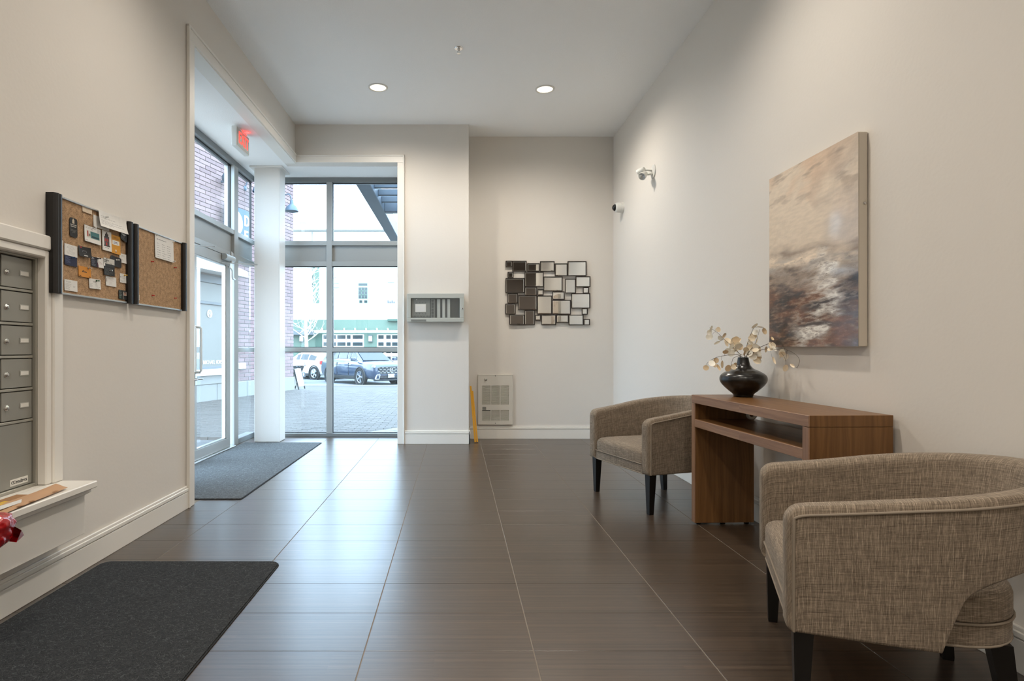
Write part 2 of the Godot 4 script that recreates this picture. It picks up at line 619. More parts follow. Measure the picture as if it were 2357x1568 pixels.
	M.panel_dark = mat(Color(0.24, 0.24, 0.23), 0.5)
	M.yellow = mat(Color(0.86, 0.63, 0.07), 0.5)
	M.plastic_white = mat(Color(0.86, 0.86, 0.84), 0.4)
	M.smoke = mat(Color(0.02, 0.02, 0.022), 0.08)
	M.pin_red = mat(Color(0.72, 0.08, 0.05), 0.35)
	M.pin_yellow = mat(Color(0.85, 0.66, 0.1), 0.35)
	M.pin_green = mat(Color(0.05, 0.28, 0.13), 0.35)
	# outdoors
	var pv := tex_pavers()
	M.pavers = mat(Color(0.55, 0.515, 0.48), 0.75)
	M.pavers.albedo_texture = pv[0]
	M.pavers.heightmap_enabled = true
	M.pavers.heightmap_texture = pv[1]
	M.pavers.heightmap_scale = 0.4
	M.pavers.uv1_scale = Vector3(1.25, 1.25, 1)
	M.paver = mat(Color(0.295, 0.272, 0.25), 0.7)
	M.paver.vertex_color_use_as_albedo = true
	M.road = mat(Color(0.40, 0.41, 0.42), 0.9)
	M.brick = mat(Color(0.49, 0.405, 0.40), 0.9)
	M.brick2 = mat(Color(0.515, 0.43, 0.425), 0.9)
	M.brick3 = mat(Color(0.465, 0.385, 0.385), 0.9)
	M.mortar = mat(Color(0.60, 0.58, 0.57), 0.95)
	M.stone = mat(Color(0.50, 0.50, 0.485), 0.85)
	M.shop_frame = mat(Color(0.34, 0.36, 0.37), 0.5)
	M.shop_white = mat(Color(0.86, 0.86, 0.85), 0.6)
	M.shop_glass = mat(Color(0.46, 0.46, 0.44), 0.2, 0.0, 0.25)
	M.blue_sign = mat(Color(0.13, 0.27, 0.42), 0.5)
	M.sign_white = mat(Color(0.92, 0.92, 0.92), 0.6)
	M.lamp_blue = mat(Color(0.24, 0.31, 0.37), 0.45)
	M.beam = mat(Color(0.20, 0.245, 0.29), 0.5)
	M.facade = mat(Color(0.90, 0.895, 0.88), 0.9)
	M.facade_green = mat(Color(0.36, 0.43, 0.375), 0.8)
	M.facade_green_dark = mat(Color(0.26, 0.35, 0.30), 0.8)
	M.win_glass = mat(Color(0.15, 0.19, 0.20), 0.08)
	M.bark = mat(Color(0.84, 0.83, 0.80), 0.9)
	M.bark_dark = mat(Color(0.10, 0.10, 0.09), 0.9)
	M.car_blue = mat(Color(0.12, 0.19, 0.28), 0.3)
	M.car_white = mat(Color(0.90, 0.90, 0.89), 0.3)
	for k in ["car_blue", "car_white"]:
		M[k].clearcoat_enabled = true
		M[k].clearcoat = 1.0
		M[k].clearcoat_roughness = 0.05
	M.car_glass = mat(Color(0.10, 0.14, 0.16), 0.04)
	M.car_trim = mat(Color(0.06, 0.07, 0.08), 0.55)
	M.tyre = mat(Color(0.05, 0.055, 0.06), 0.8)
	M.rim = mat(Color(0.62, 0.64, 0.66), 0.3, 0.7)
	M.tail = mat(Color(0.65, 0.03, 0.05), 0.2)
	M.exit_red = mat(Color(0.9, 0.12, 0.1), 0.5)
	M.exit_red.emission_enabled = true
	M.exit_red.emission = Color(1.0, 0.36, 0.31)
	M.exit_red.emission_energy_multiplier = 1.15
	M.lamp = mat(Color(1, 0.98, 0.94), 0.5)
	M.lamp.emission_enabled = true
	M.lamp.emission = Color(1.0, 0.95, 0.86)
	M.lamp.emission_energy_multiplier = 1.5
	M.can = mat(Color(0.85, 0.84, 0.81), 0.3)

# ------------------------------------------------------------------ the scene
const XL := -1.845
const XR := 1.905
const H := 3.66
const DC := 6.767
const DA := 7.16
const SOF := 3.215
const XG := -2.49
const DG := 7.32
var BL := Basis(Vector3(0, 0, -1), Vector3.UP, Vector3(1, 0, 0))
var BR := Basis(Vector3(0, 0, 1), Vector3.UP, Vector3(-1, 0, 0))

func _ready() -> void:
	rng.seed = 20240
	# camera: one-point view; the lens is shifted, the horizon lies at y = 803 and the vanishing point at x = 1050 of 2357 x 1568
	var cam := Camera3D.new()
	cam.name = "camera"
	add_child(cam)
	cam.position = Vector3(0, 1.09, 0)
	cam.near = 0.05
	cam.far = 300.0
	cam.projection = Camera3D.PROJECTION_FRUSTUM
	cam.size = 0.05 * 1568.0 / 1360.0
	cam.frustum_offset = Vector2(0.05 * 128.5 / 1360.0, 0.05 * 19.0 / 1360.0)
	cam.current = true
	# overcast sky
	var env := Environment.new()
	env.background_mode = Environment.BG_SKY
	var sky := Sky.new()
	var sm := ProceduralSkyMaterial.new()
	sm.sky_top_color = Color(0.76, 0.89, 1.0)
	sm.sky_horizon_color = Color(0.80, 0.91, 1.0)
	sm.ground_bottom_color = Color(0.45, 0.48, 0.5)
	sm.ground_horizon_color = Color(0.6, 0.64, 0.67)
	sm.energy_multiplier = 1.0
	sky.sky_material = sm
	env.sky = sky
	env.background_energy_multiplier = 10.6
	env.tonemap_mode = Environment.TONE_MAPPER_LINEAR
	env.tonemap_exposure = 1.10
	env.sdfgi_enabled = true
	env.ssao_enabled = true
	env.ssil_enabled = true
	var we := WorldEnvironment.new()
	we.name = "world"
	we.environment = env
	add_child(we)
	make_materials()
	# recessed lamps of the room: (x, depth, energy)
	downlights([[-0.768, 5.806, 2.9], [0.877, 5.845, 2.95], [-0.768, 3.0, 2.2], [0.877, 3.0, 2.8], [-0.768, 0.2, 3.4], [0.877, 0.2, 3.4], [0.1, -1.7, 3.4], [2.9, -1.2, 3.4]])
	build_shell()
	build_floor()
	build_glazing()
	build_mail()
	build_boards()
	build_chairs()
	build_console()
	build_painting()
	build_far_wall()
	build_fixtures()
	build_outdoors()

func downlights(list: Array) -> void:
	var where := ["over the glazed corner", "near the mirror wall", "over the mailboxes, out of view", "over the console, out of view", "behind the camera on the mailbox side", "behind the camera on the armchair side", "in front of the rear wall", "in the side corridor"]
	var made: Array = []
	for i in list.size():
		var a = list[i]
		var o := thing("recessed_downlight", "round recessed ceiling downlight with white trim ring, " + where[i], "downlight", V(a[0], H, a[1]), 0.0, "recessed ceiling downlights")
		var st := S()
		lathe(st, [Vector2(0.078, -0.001), Vector2(0.08, -0.008), Vector2(0.086, -0.010), Vector2(0.094, -0.007), Vector2(0.097, 0.0)], 40)
		obj("trim_ring", st, M.can, o)
		st = S()
		lathe(st, [Vector2(0.0, -0.006), Vector2(0.05, -0.005), Vector2(0.077, -0.002), Vector2(0.078, 0.0)], 40)
		obj("lamp_lens", st, M.lamp, o)
		var l := SpotLight3D.new()
		l.name = "lamp_light"
		l.light_color = Color(1.0, 0.96, 0.905)
		l.light_energy = a[2]
		l.light_size = 0.07
		l.spot_angle = 83.0 if i < 2 else 77.0
		l.spot_angle_attenuation = 0.8
		l.spot_range = 14.0
		l.spot_attenuation = 2.0
		l.shadow_enabled = true
		l.rotation.x = -PI / 2
		l.position = Vector3(0, -0.02, 0)
		o.add_child(l)

func build_shell() -> void:
	var st := S()
	bx(st, -2.05, XL, 0, H, -2.7, 1.86)
	bx(st, -2.05, XL, 0, H, 2.66, 4.133)
	bx(st, -2.05, XL, 0, 0.449, 1.86, 2.66)
	bx(st, -2.05, XL, 1.531, H, 1.86, 2.66)
	bx(st, -2.05, -1.935, 0.449, 1.531, 1.86, 2.66)
	struct("wall_left", "long beige left wall with the mailbox recess and the corkboards", "wall", st, M.wall)
	st = S()
	bx(st, XR, 2.05, 0, H, 0.20, 7.45)
	struct("wall_right", "plain off-white right wall behind the armchairs and the painting", "wall", st, M.wall)
	st = S()
	bx(st, -0.672, 0.144, 0, H, DC, 7.45)
	bx(st, -1.965, -0.672, 3.22, H, DC, DC + 0.12)
	struct("wall_far", "far wall pier with the grey alarm panel, and its header over the window opening", "wall", st, M.wall)
	st = S()
	bx(st, 0.144, XR, 0, H, DA, 7.45)
	struct("wall_alcove", "set-back far wall carrying the mirror collage and the heater", "wall", st, M.wall)
	st = S()
	bx(st, -1.965, XL, 3.22, H, 4.133, DC)
	struct("wall_header", "beige header wall over the wide opening to the entrance door", "wall", st, M.wall)
	st = S()
	bx(st, -2.62, -2.05, 0, SOF, 4.0, 4.133)
	struct("wall_vestibule", "short wall closing the near end of the entrance vestibule", "wall", st, M.wall)
	st = S()
	bx(st, -2.62, -1.965, SOF, 3.32, 4.0, 7.45)
	bx(st, -1.965, -0.672, SOF, 3.32, DC + 0.12, 7.45)
	struct("ceiling_vestibule", "lower white ceiling over the glazed entrance corner", "ceiling", st, M.ceiling)
	st = S()
	bx(st, -2.05, 4.15, 0, H, -2.85, -2.7)
	struct("wall_back", "beige wall at the rear of the hall, out of view", "wall", st, M.wall)
	st = S()
	bx(st, 1.0, 2.75, 0, H, -2.7, -2.64, 0.005)
	struct("wall_panel", "tall dark brown panel on the rear wall, seen only in the mirrors", "wall", st, M.dark_wall)
	st = S()
	bx(st, 2.05, 4.15, 0, H, 0.20, 0.35)
	bx(st, 4.0, 4.15, 0, H, -2.7, 0.20)
	struct("wall_corridor", "walls of the side corridor behind the camera", "wall", st, M.wall)
	st = S()
	bx(st, -2.62, 4.15, H, H + 0.15, -2.85, 7.45)
	struct("ceiling", "high matt white main ceiling with two round downlights and a sprinkler", "ceiling", st, M.ceiling)

	# casings
	st = S()
	bx(st, XL, XL + 0.016, 0, 3.22, 4.05, 4.133, 0.003)
	bx(st, XL, XL + 0.016, 3.22, 3.305, 4.05, DC, 0.003)
	bx(st, XL, XL + 0.026, 0, 3.305, 4.034, 4.052, 0.004)
	bx(st, XL, XL + 0.026, 3.295, 3.313, 4.034, DC, 0.004)
	bx(st, -1.965, XL + 0.004, 3.212, 3.221, 4.133, DC, 0.0)
	struct("trim_1", "tall cream casing around the opening in the left wall", "trim", st, M.trim)
	st = S()
	bx(st, -0.672, -0.605, 0, 3.22, DC - 0.016, DC, 0.003)
	bx(st, XL, -0.605, 3.22, 3.297, DC - 0.016, DC, 0.003)
	bx(st, -0.607, -0.590, 0, 3.305, DC - 0.026, DC, 0.004)
	bx(st, XL + 0.02, -0.590, 3.290, 3.306, DC - 0.026, DC, 0.004)
	struct("trim_2", "white casing framing the far window opening beside the alarm panel", "trim", st, M.trim)

	# baseboards: plinth, groove and cap
	for w in [["baseboard_left", "cream baseboard along the left wall below the corkboards", XL, 0.02, -2.7, 4.034, 0], ["baseboard_right", "cream baseboard along the right wall behind the armchairs", XR, -0.02, 0.35, DA, 0],
			["baseboard_alcove", "cream baseboard under the heater on the far wall", DA, -0.02, 0.165, XR - 0.02, 1], ["baseboard_far", "white baseboard at the foot of the alarm panel pier", DC, -0.02, -0.59, 0.160, 1]]:
		st = S()
		var t: float = w[3]
		for k in [[0.0, 0.113, 0.8, 0.002], [0.112, 0.119, 0.45, 0.0], [0.118, 0.140, 0.95, 0.003], [0.139, 0.155, 0.6, 0.003]]:
			if w[6] == 0:
				bx(st, w[2], w[2] + t * k[2], k[0], k[1], w[4], w[5], k[3])
			else:
				bx(st, w[4], w[5], k[0], k[1], w[2], w[2] + t * k[2], k[3])
				if w[0] == "baseboard_far": bx(st, 0.144, 0.144 - t * k[2], k[0], k[1], DC + t * k[2], DA, k[3])
		struct(w[0], w[1], "baseboard", st, M.trim)

	# boxed column in the glazed corner
	var c := thing("column", "square white boxed column in the corner between door and window", "column")
	c.set_meta("kind", "structure")
	st = S()
	bx(st, -2.357, -2.063, 0, SOF, 6.893, 7.13, 0.006)
	obj("shaft", st, M.column, c)
	st = S()
	bx(st, -2.40, -2.02, 3.198, SOF, 6.85, 7.17, 0.003)
	obj("cap_plate", st, M.column, c)
	st = S()
	bx(st, -2.066, -2.058, 0, 3.19, 6.888, 6.905, 0.002)
	obj("corner_bead", st, M.column, c)

func build_floor() -> void:
	var st := S()
	bx(st, -2.62, 4.15, -0.12, -0.0016, -2.85, 7.45)
	var floor_ := struct("floor", "dark brown streaked porcelain tile floor with pale grout lines", "floor", st, M.grout)
	M.tile.uv1_scale = Vector3(1.64, 3.27, 1)
	var shared := []
	var g := 0.0010
	var gx := 0.0021
	for k in 5:
		var s := S()
		var o := Vector3(rng.randf() * 3.0, 0, rng.randf() * 3.0)
		box(s, o + Vector3(-0.305 + gx, -0.012, -0.153 + g), o + Vector3(0.305 - gx, 0, 0.153 - g), 0.0004, 0, Transform3D(Basis(), -o))
		shared.append(s.commit())
	var rest := S()
	for r in range(-16, 17):
		var d0 := 2.13 + 0.306 * r
		for k in range(-5, 7):
			var x0 := 0.279 + 0.61 * k
			var a := maxf(x0, XG if d0 > 4.0 else XL)
			var b := minf(x0 + 0.61, XR if d0 > 0.2 else 4.0)
			var e := minf(d0 + 0.306, DA if x0 > 0.0 else DG)
			var s0 := maxf(d0, -2.7)
			if b - a < 0.02 or e - s0 < 0.02: continue
			if d0 > DC and x0 > -0.6 and x0 + 0.61 < 0.1: continue
			var tilt := Vector3(rng.randf_range(-1, 1), 0, rng.randf_range(-1, 1)) * 0.0003
			if r < -4:
				box(rest, V(a + g, -0.012, s0 + g), V(b - g, 0, e - g), 0.001)
				continue
			var t: MeshInstance3D
			if b - a > 0.609 and e - s0 > 0.3055:
				t = mi("tile", shared[rng.randi() % 5], M.tile, floor_)
				t.position = V(x0 + 0.305, 0, d0 + 0.153)
				t.rotation = tilt
				if rng.randf() < 0.5: t.rotation.y = PI
			else:
				var s := S()
				var o := Vector3(rng.randf() * 3.0, 0, rng.randf() * 3.0)
				var m := V((a + b) / 2, 0, (s0 + e) / 2)
				var hx := (b - a) / 2 - gx
				var hz := (e - s0) / 2 - g
				box(s, o + Vector3(-hx, -0.012, -hz), o + Vector3(hx, 0, hz), 0.0004, 0, Transform3D(Basis(), -o))
				t = obj("tile", s, M.tile, floor_)
				t.position = m
	tag(obj("tile_field", rest, M.tile, floor_), "", "", "", "stuff")
	# mats
	for a in [["dark charcoal ribbed entrance mat lying along the left wall under the mailboxes", -1.795, -0.89, 0.75, 3.012, M.mat_dark], ["grey ribbed entrance mat inside the glass door", -2.44, -1.55, 4.262, 6.829, M.mat_grey]]:
		var t := thing("entrance_mat", a[0], "mat", V((a[1] + a[2]) / 2, 0, (a[3] + a[4]) / 2))
		var hx: float = (a[2] - a[1]) / 2
		var hz: float = (a[4] - a[3]) / 2
		for k in 2:
			var out := PackedVector2Array()
			var r := 0.055 if a[5] == M.mat_dark else 0.012
			var ins := 0.006 * k
			for q in [[1, 1, 0], [-1, 1, 1], [-1, -1, 2], [1, -1, 3]]:
				for i in 7:
					var an: float = PI / 2 * (q[2] + i / 6.0)
					out.append(Vector2(q[0] * (hx - r) + cos(an) * (r - ins), q[1] * (hz - r) + sin(an) * (r - ins)))
			st = S()
			prism(st, out, 0.004 if k == 0 else 0.005, Transform3D(Basis(Vector3(1, 0, 0), Vector3(0, 0, -1), Vector3(0, 1, 0)), Vector3(0, 0.004 * k, 0)))
			obj("rubber_backing" if k == 0 else "pile", st, M.rubber if k == 0 else a[5], t)

# ------------------------------------------------------------------ aluminium shopfront
func pane(called: String, a: Vector3, b: Vector3, parent: Node, material: Material = null) -> void:
	var st := S()
	box(st, a, b)
	# a single sheet: only the face towards the room
	var n := (b - a).abs()
	st = S()
	var m := (a + b) / 2
	if n.x < n.z:
		poly(st, [Vector3(m.x, a.y, a.z), Vector3(m.x, b.y, a.z), Vector3(m.x, b.y, b.z), Vector3(m.x, a.y, b.z)], Vector3(1, 0, 0))
	else:
		poly(st, [Vector3(a.x, a.y, m.z), Vector3(b.x, a.y, m.z), Vector3(b.x, b.y, m.z), Vector3(a.x, b.y, m.z)], Vector3(0, 0, 1))
	obj(called, st, material if material else M.glass, parent)

func build_glazing() -> void:
	# far window
	var w := thing("window_1", "tall aluminium window with three tiers of glass looking onto the street", "window")
	w.set_meta("kind", "structure")
	var d0 := DG
	var d1 := DG + 0.115
	var x0 := -2.49
	var x1 := -0.60
	var st := S()
	bx(st, x0, x1, 3.155, SOF, d0, d1, 0.002)
	obj("head_rail", st, M.alu_dark, w)
	st = S()
	bx(st, x0, x1, 0, 0.042, d0 - 0.01, d1, 0.002)
	obj("sill_rail", st, M.alu_dark, w)
	for y in [[2.373, 2.427], [2.114, 2.175], [1.052, 1.1045]]:
		st = S()
		bx(st, x0, x1, y[0], y[1], d0 + 0.004, d1 - 0.004, 0.002)
		obj("rail", st, M.alu, w)
	for x in [[-2.49, -2.37], [-1.609, -1.539], [-0.672, -0.60]]:
		st = S()
		bx(st, x[0], x[1], 0.042, 3.155, d0, d1, 0.002)
		obj("mullion", st, M.alu, w)
	for x in [[-2.37, -1.609], [-1.539, -0.672]]:
		for y in [[0.042, 1.052], [1.1045, 2.114], [2.427, 3.155]]:
			pane("pane", V(x[0], y[0], d0 + 0.05), V(x[1], y[1], d0 + 0.056), w)
			st = S()
			for e in [[x[0], x[1], y[0], y[0] + 0.008], [x[0], x[1], y[1] - 0.008, y[1]], [x[0], x[0] + 0.008, y[0], y[1]], [x[1] - 0.008, x[1], y[0], y[1]]]:
				bx(st, e[0], e[1], e[2], e[3], d0 + 0.04, d0 + 0.06)
			obj("gasket", st, M.rail, w)
		st = S()
		bx(st, x[0], x[1], 2.175, 2.373, d0 + 0.045, d0 + 0.07)
		obj("spandrel_panel", st, M.spandrel, w)
	# door wall: frame, transoms, sidelight
	w = thing("window_2", "aluminium shopfront frame with transom panes and sidelight around the glass door", "window")
	w.set_meta("kind", "structure")
	var a := XG - 0.115
	st = S()
	bx(st, a, XG, 3.155, SOF, 4.133, DG, 0.002)
	obj("head_rail", st, M.alu_dark, w)
	st = S()
	bx(st, a + 0.004, XG - 0.004, 2.373, 2.427, 4.133, DG, 0.002)
	obj("rail", st, M.alu, w)
	st = S()
	bx(st, a + 0.004, XG - 0.004, 2.105, 2.16, 4.133, DG, 0.002)
	obj("rail", st, M.alu, w)
	st = S()
	bx(st, a + 0.004, XG - 0.004, 1.052, 1.1045, 6.70, DG, 0.002)
	obj("rail", st, M.alu, w)
	st = S()
	bx(st, a + 0.004, XG - 0.004, 0, 0.06, 6.70, DG, 0.002)
	obj("sill_rail", st, M.alu_dark, w)
	st = S()
	bx(st, a - 0.02, XG + 0.03, 0, 0.012, 4.6, 6.60, 0.003)
	obj("threshold", st, M.silver, w)
	for d in [[4.133, 4.60], [6.585, 6.755]]:
		st = S()
		bx(st, a, XG, 0.0, 3.155, d[1] - 0.12 if d[0] > 5 else d[0], d[1], 0.002)
		obj("mullion", st, M.alu, w)
	for y in [[0.06, 1.052], [1.1045, 2.105], [2.427, 3.155]]:
		pane("pane", V(XG - 0.06, y[0], 6.755), V(XG - 0.054, y[1], DG), w)
	pane("pane", V(XG - 0.06, 2.427, 4.60), V(XG - 0.054, 3.155, 6.635), w)
	for d in [[4.60, 6.635], [6.755, DG]]:
		st = S()
		bx(st, XG - 0.06, XG - 0.04, 2.16, 2.373, d[0], d[1])
		obj("spandrel_panel", st, M.spandrel, w)
		st = S()
		for e in [[2.427, 2.440], [3.142, 3.155]]:
			bx(st, XG - 0.07, XG - 0.045, e[0], e[1], d[0], d[1])
		bx(st, XG - 0.07, XG - 0.045, 2.427, 3.155, d[1] - 0.013, d[1])
		obj("gasket", st, M.rail, w)
	# two glazed leaves with pull handles and closers
	for k in 2:
		var e0 := 5.583 if k == 0 else 4.62
		var e1 := 6.525 if k == 0 else 5.565
		var door := thing("door_%d" % (k + 1), ["glass entrance door with grey aluminium stiles and a white pull handle", "second glass entrance door leaf, mostly hidden behind the left wall"][k], "door")
		door.set_meta("kind", "structure")
		st = S()
		bx(st, XG - 0.055, XG - 0.005, 0.014, 0.113, e0, e1, 0.002)
		obj("bottom_rail", st, M.alu, door)
		st = S()
		bx(st, XG - 0.055, XG - 0.005, 2.0, 2.10, e0, e1, 0.002)
		obj("top_rail", st, M.alu, door)
		for s in [[e0, e0 + 0.10], [e1 - 0.11, e1]]:
			st = S()
			bx(st, XG - 0.055, XG - 0.005, 0.113, 2.0, s[0], s[1], 0.002)
			obj("stile", st, M.alu, door)
		st = S()
		for s in [e0 + 0.10, e1 - 0.122]:
			bx(st, XG - 0.05, XG - 0.012, 0.113, 2.0, s, s + 0.012, 0.001)
		bx(st, XG - 0.05, XG - 0.012, 0.113, 0.125, e0 + 0.10, e1 - 0.11, 0.001)
		bx(st, XG - 0.05, XG - 0.012, 1.988, 2.0, e0 + 0.10, e1 - 0.11, 0.001)
		obj("glazing_bead", st, M.silver, door)
		pane("pane", V(XG - 0.034, 0.113, e0 + 0.10), V(XG - 0.028, 2.0, e1 - 0.11), door)
		var hd := e0 + 0.055 if k == 0 else e1 - 0.055
		st = S()
		tube(st, [V(XG - 0.005, 1.295, hd), V(XG + 0.045, 1.295, hd), V(XG + 0.055, 1.285, hd), V(XG + 0.055, 0.875, hd), V(XG + 0.045, 0.865, hd), V(XG - 0.005, 0.865, hd)], 0.012, -1, 10)
		for y in [1.295, 0.865]:
			lathe(st, [Vector2(0, 0), Vector2(0.022, 0), Vector2(0.022, 0.006), Vector2(0, 0.008)], 16, Transform3D(Basis(Vector3(0, 1, 0), Vector3(1, 0, 0), Vector3(0, 0, -1)), V(XG - 0.005, y, hd)))
		obj("pull_handle", st, M.plastic_white, door)
		st = S()
		bx(st, XG - 0.006, XG + 0.008, 0.74, 0.85, hd - 0.02, hd + 0.02, 0.003)
		tube(st, [V(XG, 0.80, hd), V(XG + 0.05, 0.80, hd), V(XG + 0.055, 0.795, hd + 0.05)], 0.009, 0.007, 8)
		obj("lock_lever", st, M.silver, door)
		# closer on the header, its arm folded out into the vestibule
		var cd := 6.36 if k == 0 else 5.22
		var cl := thing("door_closer", ["silver door closer with folded arm above the glass entrance door", "silver closer arm beside the casing, above the hidden second door"][k], "door closer", Vector3.ZERO, 0.0, "door closers on the shopfront header")
		st = S()
		var prof := PackedVector2Array()
		for i in 13:
			var an := PI * (i / 12.0) - PI / 2
			prof.append(Vector2(0.028 + 0.03 * cos(an), 0.032 * sin(an)))
		prof.append(Vector2(0, 0.032))
		prof.append(Vector2(0, -0.032))
		prism(st, prof, 0.25, Transform3D(Basis(Vector3(1, 0, 0), Vector3(0, 1, 0), Vector3(0, 0, 1)), V(XG, 2.075, cd + 0.17)))
		obj("body", st, M.silver, cl)
		st = S()
		var hx := XG + 0.035
		lathe(st, [Vector2(0, 2.02), Vector2(0.013, 2.02), Vector2(0.013, 2.14), Vector2(0.007, 2.15), Vector2(0, 2.15)], 12, Transform3D(Basis(), V(hx, 0, cd + 0.09)))
		obj("spindle", st, M.silver, cl)
		st = S()
		bar(st, V(hx, 2.022, cd + 0.09), V(XG + 0.30, 2.022, cd + 0.155), 0.022, 0.008, Vector3.UP, 0.002)
		obj("main_arm", st, M.silver, cl)
		st = S()
		bar(st, V(XG + 0.30, 2.013, cd + 0.155), V(XG - 0.0, 2.005, cd - 0.09), 0.018, 0.007, Vector3.UP, 0.002)
		obj("fore_arm", st, M.silver, cl)
		if k == 0:
			st = S()
			tube(st, curve([V(XG + 0.0, 1.99, 6.46), V(XG + 0.035, 1.95, 6.47), V(XG + 0.035, 1.88, 6.48), V(XG + 0.035, 1.855, 6.50), V(XG + 0.02, 1.86, 6.60), V(XG, 1.88, 6.63)], 5), 0.007, -1, 8)
			obj("wire_loop", st, M.silver, door)

# ------------------------------------------------------------------ mailboxes, their surround, the ledge and what lies on it
func build_mail() -> void:
	var st := S()
	bx(st, XL, XL + 0.024, 0.479, 1.596, 2.675, 2.742, 0.006)
	bx(st, XL, XL + 0.024, 1.531, 1.596, 1.79, 2.676, 0.006)
	bx(st, XL, XL + 0.024, 0.479, 1.531, 1.79, 1.857, 0.006)
	bx(st, -1.93, XL + 0.015, 0.479, 1.531, 2.638, 2.676, 0.006)
	bx(st, -1.93, XL + 0.015, 1.495, 1.531, 1.86, 2.640, 0.006)
	bx(st, -1.93, XL + 0.006, 0.479, 1.50, 2.652, 2.66, 0.0)
	var tr := struct("trim_3", "cream moulded casing around the recessed mailboxes", "trim", st, M.trim)
	st = S()
	lathe(st, [Vector2(0.0, 0.004), Vector2(0.009, 0.003), Vector2(0.011, 0.0)], 20, Transform3D(Basis(Vector3(0, 1, 0), Vector3(1, 0, 0), Vector3(0, 0, -1)), V(XL + 0.024, 1.504, 2.709)))
	obj("plug", st, M.trim, tr)
	var led := thing("mail_ledge", "cream wooden ledge with moulded apron under the mailboxes", "ledge")
	st = S()
	bx(st, XL, -1.663, 0.449, 0.479, 1.0, 2.742, 0.004)
	bx(st, -1.93, XL, 0.449, 0.479, 1.86, 2.655, 0.0)
	obj("shelf", st, M.trim, led)
	st = S()
	bx(st, XL, -1.690, 0.428, 0.449, 1.0, 2.738, 0.002)
	var pr := PackedVector2Array([Vector2(0, 0), Vector2(0.10, 0.0), Vector2(0.155, 0.028), Vector2(0.155, 0.03), Vector2(0, 0.03)])
	prism(st, pr, 1.73, Transform3D(Basis(), V(XL, 0.40, 2.738)))
	obj("moulding", st, M.trim, led)
	st = S()
	bx(st, XL, -1.722, 0.234, 0.42, 1.0, 2.742, 0.002)
	obj("apron", st, M.trim, led)

	var mb := thing("mailbox_unit", "recessed grey metal mailbox unit with locks and number plates", "mailbox")
	st = S()
	bx(st, -1.934, -1.902, 0.479, 1.495, 1.875, 2.652)
	obj("back_plate", st, M.panel_dark, mb)
	st = S()
	bx(st, -1.905, -1.868, 0.479, 1.495, 2.627, 2.640, 0.002)
	bx(st, -1.905, -1.878, 0.479, 1.495, 2.641, 2.651, 0.002)
	bx(st, -1.905, -1.870, 1.486, 1.495, 1.875, 2.640, 0.002)
	bx(st, -1.905, -1.872, 0.479, 0.494, 1.875, 2.640, 0.002)
	for y in [1.343, 1.197, 1.055, 0.914, 0.776]:
		bx(st, -1.905, -1.881, y - 0.0055, y + 0.0055, 1.875, 2.627, 0.0015)
	obj("frame", st, M.mail_frame, mb)
	var rows := [[1.350, 1.484], [1.204, 1.336], [1.062, 1.190], [0.921, 1.048], [0.783, 0.907]]
	for col in [2.448, 2.262, 2.076, 1.890]:
		for r in 5:
			var y0: float = rows[r][0]
			var y1: float = rows[r][1]
			st = S()
			bx(st, -1.902, -1.884, y0 + 0.002, y1 - 0.002, col, col + 0.176, 0.0015)
			var door := obj("mailbox_door", st, M.mail, mb)
			var yc := (y0 + y1) / 2
			st = S()
			var xf := Transform3D(Basis(Vector3(0, 1, 0), Vector3(1, 0, 0), Vector3(0, 0, -1)), V(-1.884, yc - 0.004, col + 0.026))
			lathe(st, [Vector2(0.0125, 0.0), Vector2(0.0125, 0.003), Vector2(0.0105, 0.006), Vector2(0.0075, 0.006), Vector2(0.007, 0.010), Vector2(0, 0.010)], 20, xf)
			bx(st, -1.8745, -1.8735, yc - 0.009, yc + 0.001, col + 0.0252, col + 0.0268)
			obj("lock", st, M.chrome, door)
			st = S()
			bx(st, -1.884, -1.8815, yc - 0.012, yc + 0.012, col + 0.100, col + 0.156, 0.001)
			var pl := obj("number_plate", st, M.steel, door)
			st = S()
			bx(st, -1.8816, -1.881, yc - 0.008, yc + 0.008, col + 0.105, col + 0.151)
			bx(st, -1.8812, -1.8808, yc - 0.003, yc + 0.002, col + 0.120, col + 0.136)
			obj("card", st, M.label, door)
			pl.set_meta("label", "small metal number plate holder")
	st = S()
	bx(st, -1.902, -1.884, 0.496, 0.768, 1.890, 2.252, 0.0015)
	obj("parcel_panel", st, M.mail, mb)
	st = S()
	bx(st, -1.902, -1.884, 0.496, 0.768, 2.262, 2.624, 0.0015)
	var big := obj("parcel_panel", st, M.mail, mb)
	st = S()
	bx(st, -1.884, -1.8832, 0.506, 0.534, 2.495, 2.598, 0.0)
	obj("maker_sticker", st, M.label, big)
	text("maker_name", "Cendrex", 0.019, 0.0006, M.ink, big, Transform3D(BL, V(-1.8828, 0.520, 2.553)), "Droid Serif", true)
	st = S()
	var ring := []
	for i in 17:
		ring.append(V(-1.8829, 0.520 + 0.0065 * sin(TAU * i / 16.0), 2.509 + 0.0075 * cos(TAU * i / 16.0)))
	tube(st, ring, 0.0009, -1, 5)
	bx(st, -1.8832, -1.8826, 0.5193, 0.5207, 2.504, 2.514)
	obj("maker_emblem", st, M.ink, big)

	# kraft envelopes, crumpled, hanging a little over the front edge
	var env := thing("kraft_envelope", "crumpled brown kraft envelope lying on the mailbox ledge, its corner over the front edge", "envelope")
	var P := []
